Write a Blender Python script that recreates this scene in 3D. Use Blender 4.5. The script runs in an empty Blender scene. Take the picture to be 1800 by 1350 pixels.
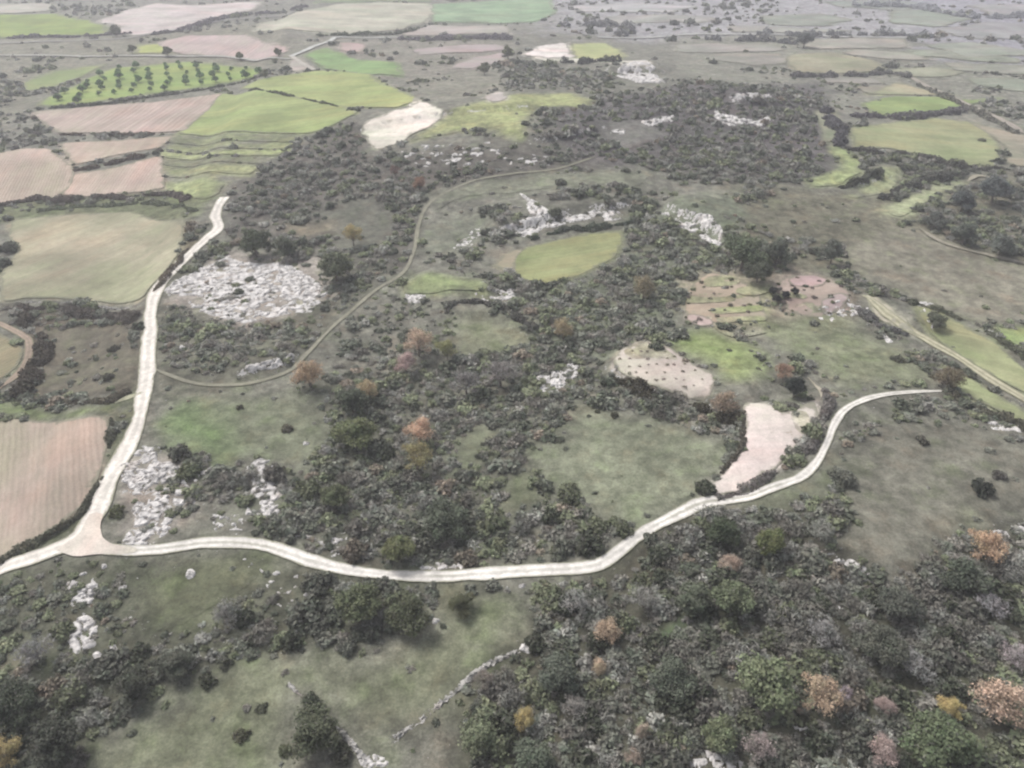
import bpy, math, random
import numpy as np
from mathutils import Vector, Matrix
from mathutils.geometry import delaunay_2d_cdt

random.seed(7)
RNG = np.random.default_rng(11)
SC = bpy.context.scene
COL = SC.collection
R = math.radians

# ------------------------------------------------------------------ camera
CAM_H, PITCH, F_PX = 110.0, R(34.2), 1285.0      # metres, downward pitch, focal length for an 1800 px wide picture
cam_d = bpy.data.cameras.new("camera")
cam_d.sensor_width = 36.0
cam_d.lens = 36.0 * F_PX / 1800.0
cam_d.clip_start, cam_d.clip_end = 1.0, 20000.0
cam = bpy.data.objects.new("camera", cam_d)
cam.location = (0, 0, CAM_H)
cam.rotation_euler = (math.pi / 2 - PITCH, 0, 0)
COL.objects.link(cam)
SC.camera = cam

# ------------------------------------------------------------------ overcast daylight
SUN_EL, SUN_ROT = R(52), R(-50)
w = bpy.data.worlds.new("World")
SC.world = w
w.use_nodes = True
nt = w.node_tree
bg = nt.nodes["Background"]
sky = nt.nodes.new("ShaderNodeTexSky")
sky.sky_type = 'NISHITA'
sky.sun_disc = False
sky.sun_elevation, sky.sun_rotation = SUN_EL, SUN_ROT
sky.air_density, sky.dust_density, sky.ozone_density = 1.0, 4.0, 1.0
hs = nt.nodes.new("ShaderNodeHueSaturation")
hs.inputs["Saturation"].default_value = 0.30          # a clouded sky has lost most of its blue
nt.links.new(sky.outputs[0], hs.inputs["Color"])
nt.links.new(hs.outputs[0], bg.inputs[0])
bg.inputs[1].default_value = 0.118
sun_d = bpy.data.lights.new("sun", 'SUN')
sun_d.energy = 1.5
sun_d.angle = R(10)
sun_d.color = (1.0, 0.97, 0.93)
sun = bpy.data.objects.new("sun", sun_d)
sd = Vector((math.sin(SUN_ROT) * math.cos(SUN_EL), math.cos(SUN_ROT) * math.cos(SUN_EL), math.sin(SUN_EL)))
sun.rotation_euler = sd.to_track_quat('Z', 'Y').to_euler()
COL.objects.link(sun)
SC.view_settings.view_transform = 'Standard'
SC.view_settings.look = 'None'
SC.view_settings.gamma = 1.0
SC.view_settings.exposure = 0.87
SC.cycles.filter_width = 2.3
SC.cycles.max_bounces = 5
SC.cycles.diffuse_bounces = 2
SC.cycles.volume_bounces = 1
SC.cycles.transparent_max_bounces = 8

HAZE = 0.00029                                       # extinction per metre of the air
HAZE_COL = np.array([0.52, 0.51, 0.56])              # what the lit air looks like, for choosing true ground colours far off
ALB = 0.60                                           # picture value of a lit flat surface -> its albedo

# ------------------------------------------------------------------ noise
def _hash(ix, iy, seed):
    h = (ix.astype(np.int64) * 374761393 + iy.astype(np.int64) * 668265263 + seed * 1442695041) & 0x7fffffff
    h = ((h ^ (h >> 13)) * 1274126177) & 0x7fffffff
    h = ((h ^ (h >> 16)) * 2246822519) & 0x7fffffff
    return (h % 100003) / 100003.0

def vnoise(x, y, seed=0):
    x, y = np.asarray(x, float), np.asarray(y, float)
    ix, iy = np.floor(x), np.floor(y)
    fx, fy = x - ix, y - iy
    fx, fy = fx * fx * (3 - 2 * fx), fy * fy * (3 - 2 * fy)
    a, b = _hash(ix, iy, seed), _hash(ix + 1, iy, seed)
    c, d = _hash(ix, iy + 1, seed), _hash(ix + 1, iy + 1, seed)
    return (a + (b - a) * fx) * (1 - fy) + (c + (d - c) * fx) * fy      # 0..1

def fbm(x, y, scale, octaves=4, seed=0):
    v, amp, tot, f = 0, 1.0, 0.0, 1.0 / scale
    for k in range(octaves):
        v = v + amp * (vnoise(np.asarray(x) * f + 17.3 * k, np.asarray(y) * f - 9.1 * k, seed + k) * 2 - 1)
        tot += amp
        amp *= 0.5
        f *= 2.03
    return v / tot                                                       # -1..1

def sstep(a, b, x):
    t = np.clip((np.asarray(x, float) - a) / (b - a), 0, 1)
    return t * t * (3 - 2 * t)

# ------------------------------------------------------------------ terrain
CP, SP = math.cos(PITCH), math.sin(PITCH)

def ray(px, py):
    dx, dy = (np.asarray(px, float) - 900) / F_PX, -(np.asarray(py, float) - 675) / F_PX
    return np.stack([dx, CP + dy * SP, -SP + dy * CP], -1)

def flat(px, py):
    d = ray(px, py)
    t = -CAM_H / d[..., 2]
    return d[..., 0] * t, d[..., 1] * t

SCARPS = []                                         # rock steps facing the near side: ground points, drop, how far the top runs back
for pts, drop, back in [
        ([(885, 418), (935, 414), (1010, 395), (1108, 388)], 3.4, 40),
        ([(1066, 655), (1120, 688), (1180, 703), (1245, 712), (1300, 730), (1306, 780), (1275, 830)], 3.2, 55),
        ([(425, 656), (470, 645), (520, 628)], 2.6, 22),
        ([(1165, 392), (1225, 420), (1270, 445)], 3.5, 30),
        ([(1250, 210), (1290, 226), (1355, 222)], 6.0, 60),
        ([(640, 272), (760, 258), (930, 246)], 3.0, 60),
        ([(1425, 992), (1480, 996), (1540, 1026)], 1.8, 25),
        ([(795, 556), (850, 552), (930, 590)], 2.0, 25),
        ([(735, 500), (790, 520), (860, 524)], 1.8, 25),
        ([(1204, 574), (1260, 580), (1345, 592)], 1.6, 16),
        ([(1210, 536), (1290, 538), (1342, 536)], 1.4, 12),
        ([(1240, 508), (1300, 518), (1350, 520)], 1.4, 12),
        ([(1375, 552), (1440, 562), (1490, 548)], 1.6, 16),
        ([(1510, 548), (1560, 575), (1595, 590)], 1.8, 16),
        ([(1500, 350), (1560, 336), (1600, 305)], 2.5, 22),
        ([(940, 300), (1000, 292), (1060, 276)], 3.0, 50),
        ([(1070, 150), (1160, 150)], 5.0, 80)]:
    SCARPS.append((np.array([flat(*p) for p in pts], float), drop, back))

def height(x, y):
    x, y = np.asarray(x, float), np.asarray(y, float)
    far = sstep(150, 700, y)
    h = 4.0 * fbm(x, y, 120, 3, 3) + far * 7 * fbm(x, y, 420, 3, 9)
    bend = -93 - 0.17 * (y - 105)
    h = h - 4.0 * sstep(4, 22, bend - x) * sstep(20, 90, y)                      # fields below the track
    gx, gy = flat(1000, 230)
    h = h + 15 * np.exp(-((x - gx) / 150) ** 2 - ((y - gy) / 120) ** 2)           # the hill with the quarries
    gx, gy = flat(760, 760)
    h = h - 3.0 * np.exp(-((x - gx) / 30) ** 2 - ((y - gy) / 55) ** 2)           # wooded hollow
    for P, drop, back in SCARPS:
        up = np.zeros(np.shape(x))
        for a, b in zip(P[:-1], P[1:]):
            ab = b - a
            L = math.hypot(*ab)
            u = ((x - a[0]) * ab[0] + (y - a[1]) * ab[1]) / L
            v = (-(x - a[0]) * ab[1] + (y - a[1]) * ab[0]) / L                   # positive on the far side
            wig = 1.6 * fbm(x, y, 9, 3, 31)
            fade = 3 + 0.7 * np.maximum(v, 0)
            end = sstep(-fade, 1, u) * (1 - sstep(L - 1, L + fade, u))
            up = np.maximum(up, end * sstep(-1.6, 1.6, v + wig) * (1 - sstep(back * 0.3, back, v)))
        h = h + drop * 0.75 * up
    return h

def P(px, py):
    """ground point under a picture position"""
    d = ray(px, py)
    n = d / np.linalg.norm(d)
    t = np.geomspace(40, 9000, 1400)
    z = CAM_H + n[2] * t - height(n[0] * t, n[1] * t)
    k = np.nonzero(z < 0)[0]
    if not len(k):
        return np.array([n[0], n[1]]) * 4000
    k = k[0]
    f = z[k - 1] / (z[k - 1] - z[k])
    tt = t[k - 1] + f * (t[k] - t[k - 1])
    return np.array([n[0] * tt, n[1] * tt])

def project(x, y, z):
    x, y, z = np.asarray(x, float), np.asarray(y, float), np.asarray(z, float) - CAM_H
    d = y * CP - z * SP
    u = y * SP + z * CP
    return 900 + F_PX * x / d, 675 - F_PX * u / d, d

def wpoly(pts):
    return np.array([P(*p) for p in pts])

def inside(x, y, poly):
    r = np.zeros(np.shape(x), bool)
    x0, y0 = poly[-1]
    for x1, y1 in poly:
        c = ((y1 > y) != (y0 > y))
        with np.errstate(divide='ignore', invalid='ignore'):
            xi = (x0 - x1) * (y - y1) / (y0 - y1 + 1e-12) + x1
        r ^= c & (x < xi)
        x0, y0 = x1, y1
    return r

def edge_dist(x, y, poly, closed=True):
    d = np.full(np.shape(x), 1e9)
    n = len(poly)
    for i in range(n if closed else n - 1):
        a, b = poly[i], poly[(i + 1) % n]
        ab = b - a
        t = np.clip(((x - a[0]) * ab[0] + (y - a[1]) * ab[1]) / (ab @ ab + 1e-9), 0, 1)
        d = np.minimum(d, np.hypot(x - a[0] - t * ab[0], y - a[1] - t * ab[1]))
    return d

def signed(x, y, poly, reach=None):
    """distance to the outline, positive inside; beyond REACH metres outside the box of the outline only -99"""
    if reach is not None:
        lo, hi = poly.min(0) - reach, poly.max(0) + reach
        k = (x > lo[0]) & (x < hi[0]) & (y > lo[1]) & (y < hi[1])
        out = np.full(np.shape(x), -99.0)
        if k.any():
            out[k] = signed(x[k], y[k], poly)
        return out
    d = edge_dist(x, y, poly)
    return np.where(inside(x, y, poly), d, -d)

# ------------------------------------------------------------------ colours
def lin(c):
    c = np.array(c, float) / 255
    return np.where(c <= 0.04045, c / 12.92, ((c + 0.055) / 1.055) ** 2.4)

def albedo(c, dist=0.0):
    """true colour of a surface that looks like sRGB c through DIST metres of hazy air"""
    T = math.exp(-HAZE * dist)
    a = (lin(c) - (1 - T) * HAZE_COL) / T * ALB
    return np.clip(a, 0.018, 0.75)

# ------------------------------------------------------------------ mesh helpers
def link(o, parent=None):
    COL.objects.link(o)
    if parent is not None:
        o.parent = parent
    return o

def mesh(name, verts, faces, mat, smooth=False):
    me = bpy.data.meshes.new(name)
    verts = np.asarray(verts, np.float32)
    me.vertices.add(len(verts))
    me.vertices.foreach_set("co", verts.ravel())
    if isinstance(faces, np.ndarray):
        k = faces.shape[1]
        idx = faces.astype(np.int32).ravel()
        starts = np.arange(0, len(idx), k, dtype=np.int32)
        tot = np.full(len(faces), k, np.int32)
    else:
        idx = np.array([i for f in faces for i in f], np.int32)
        tot = np.array([len(f) for f in faces], np.int32)
        starts = np.concatenate([[0], np.cumsum(tot)[:-1]]).astype(np.int32)
    me.loops.add(len(idx))
    me.loops.foreach_set("vertex_index", idx)
    me.polygons.add(len(tot))
    me.polygons.foreach_set("loop_start", starts)
    me.polygons.foreach_set("loop_total", tot)
    me.polygons.foreach_set("use_smooth", np.full(len(tot), smooth))
    if mat:
        me.materials.append(mat)
    me.update(calc_edges=True)
    return me

def point_attr(me, name, kind, data):
    a = me.attributes.new(name, kind, 'POINT')
    key = {'FLOAT': 'value', 'INT': 'value', 'FLOAT_VECTOR': 'vector', 'FLOAT_COLOR': 'color'}[kind]
    a.data.foreach_set(key, np.ascontiguousarray(data, np.int32 if kind == 'INT' else np.float32).ravel())

def set_uv(me, uv):
    lay = me.uv_layers.new(name="UVMap")
    idx = np.empty(len(me.loops), np.int32)
    me.loops.foreach_get("vertex_index", idx)
    lay.data.foreach_set("uv", np.ascontiguousarray(uv[idx], np.float32).ravel())

def structure(name, me):
    o = link(bpy.data.objects.new(name, me))
    o["kind"] = "structure"
    return o

def tag(o, label, cat, group=None):
    o["label"], o["category"] = label, cat
    if group:
        o["group"] = group
    return o

# ------------------------------------------------------------------ materials
class N:
    def __init__(s, name):
        s.m = bpy.data.materials.new(name)
        s.m.use_nodes = True
        s.t = s.m.node_tree
        s.b = s.t.nodes["Principled BSDF"]
        s.b.inputs["Roughness"].default_value = 0.9
        s.b.inputs["Specular IOR Level"].default_value = 0.15
        s.co = None

    def n(s, kind, **kw):
        x = s.t.nodes.new("ShaderNode" + kind)
        for k, v in kw.items():
            if k in x.inputs:
                s.put(x.inputs[k], v)
            else:
                setattr(x, k, v)
        return x

    def put(s, sock, v):
        if isinstance(v, bpy.types.NodeSocket):
            s.t.links.new(v, sock)
        else:
            sock.default_value = v

    def pos(s):
        if s.co is None:
            s.co = s.n("NewGeometry").outputs["Position"]
        return s.co

    def noise(s, scale, detail=4, rough=0.6, vec=None, stretch=None):
        v = vec if vec is not None else s.pos()
        if stretch:
            v = s.n("Mapping", Vector=v, Scale=stretch).outputs[0]
        x = s.n("TexNoise", Vector=v)
        x.inputs["Scale"].default_value = scale
        x.inputs["Detail"].default_value = detail
        x.inputs["Roughness"].default_value = rough
        return x.outputs["Fac"]

    def ramp(s, fac, a, b, lo=0.0, hi=1.0):
        x = s.n("MapRange", Value=fac)
        x.interpolation_type = 'SMOOTHSTEP'
        for i, v in enumerate((a, b, lo, hi)):
            x.inputs[i + 1].default_value = v
        return x.outputs[0]

    def math(s, op, a, b=0.0):
        x = s.n("Math", operation=op)
        s.put(x.inputs[0], a)
        s.put(x.inputs[1], b)
        return x.outputs[0]

    def mix(s, fac, a, b, mode='MIX'):
        x = s.n("Mix", data_type='RGBA', blend_type=mode)
        s.put(x.inputs[0], fac)
        s.put(x.inputs[6], a if isinstance(a, bpy.types.NodeSocket) else (*a, 1))
        s.put(x.inputs[7], b if isinstance(b, bpy.types.NodeSocket) else (*b, 1))
        return x.outputs[2]

    def scale(s, col, k):
        x = s.n("VectorMath", operation='SCALE')
        s.put(x.inputs[0], col)
        s.put(x.inputs[3], k)
        return x.outputs[0]

    def bump(s, h, dist, strength=1.0):
        x = s.n("Bump", Height=h)
        x.inputs["Distance"].default_value = dist
        x.inputs["Strength"].default_value = strength
        s.put(s.b.inputs["Normal"], x.outputs[0])

    def base(s, c):
        s.put(s.b.inputs["Base Color"], c)
        return s.m

def ground_material():
    s = N("ground cover")
    c = s.n("Attribute", attribute_name="cover").outputs["Color"]
    st = s.n("Attribute", attribute_name="stony").outputs["Fac"]
    n1, n2, n3, n4 = s.noise(0.045, 5, 0.65), s.noise(0.30, 6, 0.72), s.noise(2.2, 3, 0.7), s.noise(0.11, 5, 0.7)
    busy = s.ramp(st, 0.02, 0.22, 0.8, 1.0)                    # worked grass is more even than open garrigue
    def var(f, lo, hi, a, b):
        return s.math('ADD', 1.0, s.math('MULTIPLY', s.math('SUBTRACT', s.ramp(f, lo, hi, a, b), 1.0), busy))
    k = s.math('MULTIPLY', s.ramp(n1, 0.3, 0.7, 0.84, 1.17), var(n2, 0.3, 0.72, 0.56, 1.46))
    k = s.math('MULTIPLY', k, var(n3, 0.25, 0.75, 0.74, 1.26))
    k = s.math('MULTIPLY', k, s.ramp(n4, 0.32, 0.68, 0.84, 1.18))
    c = s.scale(c, k)
    tint = s.noise(0.13, 4, 0.6)
    c = s.mix(s.ramp(tint, 0.5, 0.75, 0, 0.5), c, s.mix(1.0, c, (1.2, 1.0, 0.9), 'MULTIPLY'))
    c = s.mix(s.ramp(tint, 0.5, 0.28, 0, 0.5), c, s.mix(1.0, c, (0.9, 1.06, 0.76), 'MULTIPLY'))
    lime = s.mix(s.noise(1.3, 4), (0.25, 0.245, 0.24), (0.52, 0.50, 0.485))
    spk = s.math('GREATER_THAN', s.math('ADD', s.noise(0.9, 5, 0.75), s.math('MULTIPLY', st, 0.34)), 0.745)
    c = s.mix(spk, c, lime)
    s.bump(n2, 0.5, 0.7)
    return s.base(c)

def field_material(name, furrow, contrast, mottle=0.3, streak=0.25):
    """a worked field: object colour, soil mottling, drill lines FURROW metres apart along the field's own direction"""
    s = N(name)
    c = s.n("ObjectInfo").outputs["Color"]
    uv = s.n("UVMap").outputs[0]
    n1, n2, n3 = s.noise(0.035, 4, 0.6), s.noise(0.3, 5, 0.7), s.noise(2.2, 3, 0.7)
    k = s.math('MULTIPLY', s.ramp(n1, 0.3, 0.7, 1 - mottle, 1 + mottle), s.ramp(n2, 0.25, 0.75, 1 - mottle * 0.6, 1 + mottle * 0.6))
    k = s.math('MULTIPLY', k, s.ramp(n3, 0.25, 0.75, 0.88, 1.12))
    sn = s.noise(1.0, 4, 0.65, uv, (0.22, 0.012, 1))
    k = s.math('MULTIPLY', k, s.ramp(sn, 0.3, 0.7, 1 - streak, 1 + streak))
    if furrow:
        sep = s.n("SeparateXYZ", Vector=uv)
        wob = s.math('MULTIPLY', s.noise(0.25, 3, 0.6), 1.2)
        ph = s.math('MULTIPLY', s.math('ADD', sep.outputs[0], wob), 2 * math.pi / furrow)
        wv = s.math('SINE', ph)
        fade = s.ramp(s.noise(0.09, 3, 0.6), 0.3, 0.65, 0.25, 1.0)
        k = s.math('MULTIPLY', k, s.math('ADD', 1.0, s.math('MULTIPLY', s.math('MULTIPLY', wv, fade), contrast)))
        s.bump(s.math('ADD', s.math('MULTIPLY', wv, min(1.0, contrast * 10)), n3), 0.12, 0.7)
    else:
        s.bump(n2, 0.3, 0.6)
    c = s.scale(c, k)
    hue = s.noise(1.0, 5, 0.65, uv, (0.05, 0.018, 1))
    hue2 = s.noise(0.025, 5, 0.65)
    c = s.mix(s.ramp(hue, 0.46, 0.68, 0, 0.8), c, s.mix(1.0, c, (1.16, 1.02, 1.0), 'MULTIPLY'))
    c = s.mix(s.ramp(hue, 0.52, 0.30, 0, 0.8), c, s.mix(1.0, c, (0.88, 0.99, 0.86), 'MULTIPLY'))
    c = s.mix(s.ramp(hue2, 0.46, 0.66, 0, 0.7), c, s.mix(1.0, c, (1.15, 1.10, 1.16), 'MULTIPLY'))
    c = s.mix(s.ramp(hue2, 0.5, 0.32, 0, 0.6), c, s.mix(1.0, c, (0.86, 0.88, 0.84), 'MULTIPLY'))
    if not furrow:
        weed = s.ramp(s.noise(0.16, 6, 0.75), 0.56, 0.68, 0, 0.6)
        c = s.mix(weed, c, s.mix(n3, (0.15, 0.145, 0.10), (0.27, 0.25, 0.20)))
    rim = s.n("Attribute", attribute_name="rim").outputs["Fac"]
    tuft = s.ramp(s.math('ADD', rim, s.math('MULTIPLY', s.math('SUBTRACT', n2, 0.5), 1.3)), 0.55, 0.1)
    c = s.mix(s.math('MULTIPLY', tuft, 0.75), c, s.mix(n3, (0.095, 0.10, 0.065), (0.19, 0.185, 0.14)))
    return s.base(c)

def track_material():
    s = N("track gravel")
    uv = s.n("UVMap").outputs[0]
    sep = s.n("SeparateXYZ", Vector=uv)
    x = s.math('ABSOLUTE', sep.outputs[0])
    c = s.n("ObjectInfo").outputs["Color"]
    green = s.n("Attribute", attribute_name="grassy").outputs["Fac"]
    n1, n2, n3 = s.noise(0.07, 4), s.noise(0.7, 5, 0.7), s.noise(4, 3, 0.7)
    k = s.math('MULTIPLY', s.ramp(n1, 0.3, 0.7, 0.84, 1.12), s.ramp(n2, 0.25, 0.75, 0.76, 1.18))
    k = s.math('MULTIPLY', k, s.ramp(n3, 0.2, 0.8, 0.88, 1.12))
    rut = s.math('ABSOLUTE', s.math('SUBTRACT', x, 0.52))
    k = s.math('MULTIPLY', k, s.ramp(rut, 0.08, 0.36, 1.07, 0.9))
    c = s.scale(c, k)
    grass = s.mix(s.noise(1.5, 4), (0.10, 0.11, 0.055), (0.19, 0.185, 0.11))
    edge = s.ramp(s.math('ADD', x, s.math('MULTIPLY', s.math('SUBTRACT', n2, 0.5), 0.9)), 0.86, 1.06)
    mid = s.math('MULTIPLY', s.ramp(s.math('ADD', x, s.math('MULTIPLY', s.math('SUBTRACT', n2, 0.5), 0.6)), 0.34, 0.12), green)
    c = s.mix(s.math('MAXIMUM', s.math('MULTIPLY', edge, 0.75), mid), c, grass)
    s.bump(n2, 0.12, 0.7)
    return s.base(c)

def rock_material(name="limestone", lo=(0.30, 0.285, 0.275), hi=(0.58, 0.555, 0.535)):
    s = N(name)
    n1, n2, n3 = s.noise(0.5, 6, 0.7), s.noise(2.2, 5, 0.7), s.noise(0.12, 3)
    c = s.mix(s.ramp(n1, 0.36, 0.56), lo, hi)
    c = s.mix(s.ramp(n2, 0.54, 0.74, 0, 0.45), c, (0.2, 0.195, 0.19))
    c = s.mix(s.ramp(n3, 0.55, 0.75, 0, 0.4), c, (0.46, 0.37, 0.31))
    s.bump(n2, 0.3, 0.9)
    return s.base(c)

def leaf_material(name, instanced):
    s = N(name)
    if instanced:
        c = s.n("Attribute", attribute_name="tint", attribute_type='INSTANCER').outputs["Color"]
    else:
        c = s.n("ObjectInfo").outputs["Color"]
    t = s.n("Attribute", attribute_name="tone").outputs["Fac"]
    cl = s.noise(0.55, 3, 0.6)
    k = s.math('MULTIPLY', s.ramp(t, 0, 1, 0.82, 1.2), s.ramp(cl, 0.3, 0.7, 0.86, 1.16))
    c = s.scale(c, k)
    hue = s.noise(0.42, 4, 0.65)
    c = s.mix(s.ramp(hue, 0.5, 0.7, 0, 0.55), c, s.mix(1.0, c, (0.80, 0.98, 0.86), 'MULTIPLY'))
    c = s.mix(s.ramp(hue, 0.5, 0.3, 0, 0.55), c, s.mix(1.0, c, (1.12, 1.0, 0.98), 'MULTIPLY'))
    tw = s.n("Attribute", attribute_name="twig").outputs["Fac"]
    c = s.mix(s.math('MULTIPLY', tw, 0.75), c, (0.21, 0.195, 0.18))
    s.put(s.b.inputs["Base Color"], c)
    tr = s.n("BsdfTranslucent", Color=c)
    mx = s.n("MixShader")
    mx.inputs[0].default_value = 0.22
    s.t.links.new(s.b.outputs[0], mx.inputs[1])
    s.t.links.new(tr.outputs[0], mx.inputs[2])
    s.t.links.new(mx.outputs[0], s.t.nodes["Material Output"].inputs["Surface"])
    s.b.inputs["Roughness"].default_value = 0.75
    return s.m

def bark_material():
    s = N("bark")
    c = s.mix(s.noise(6, 4, 0.7, None, (1, 1, 0.2)), (0.09, 0.075, 0.06), (0.22, 0.19, 0.165))
    return s.base(c)

M_GROUND = ground_material()
M_PLOUGH = field_material("ploughed soil", 1.35, 0.07, 0.13, 0.10)
M_TILL = field_material("tilled far soil", 3.2, 0.09, 0.10, 0.12)
M_CROP = field_material("crop field", 2.1, 0.025, 0.20, 0.10)
M_MEADOW = field_material("meadow grass", 0, 0, 0.15, 0.08)
M_BARE = field_material("bare earth", 0, 0, 0.22, 0.07)
M_TRACK = track_material()
M_ROCK = rock_material()
M_WALL = rock_material("wall stone", (0.19, 0.185, 0.17), (0.38, 0.365, 0.345))
M_LEAF = leaf_material("leaves", False)
M_LEAF_I = leaf_material("scrub leaves", True)
M_BARK = bark_material()

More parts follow.
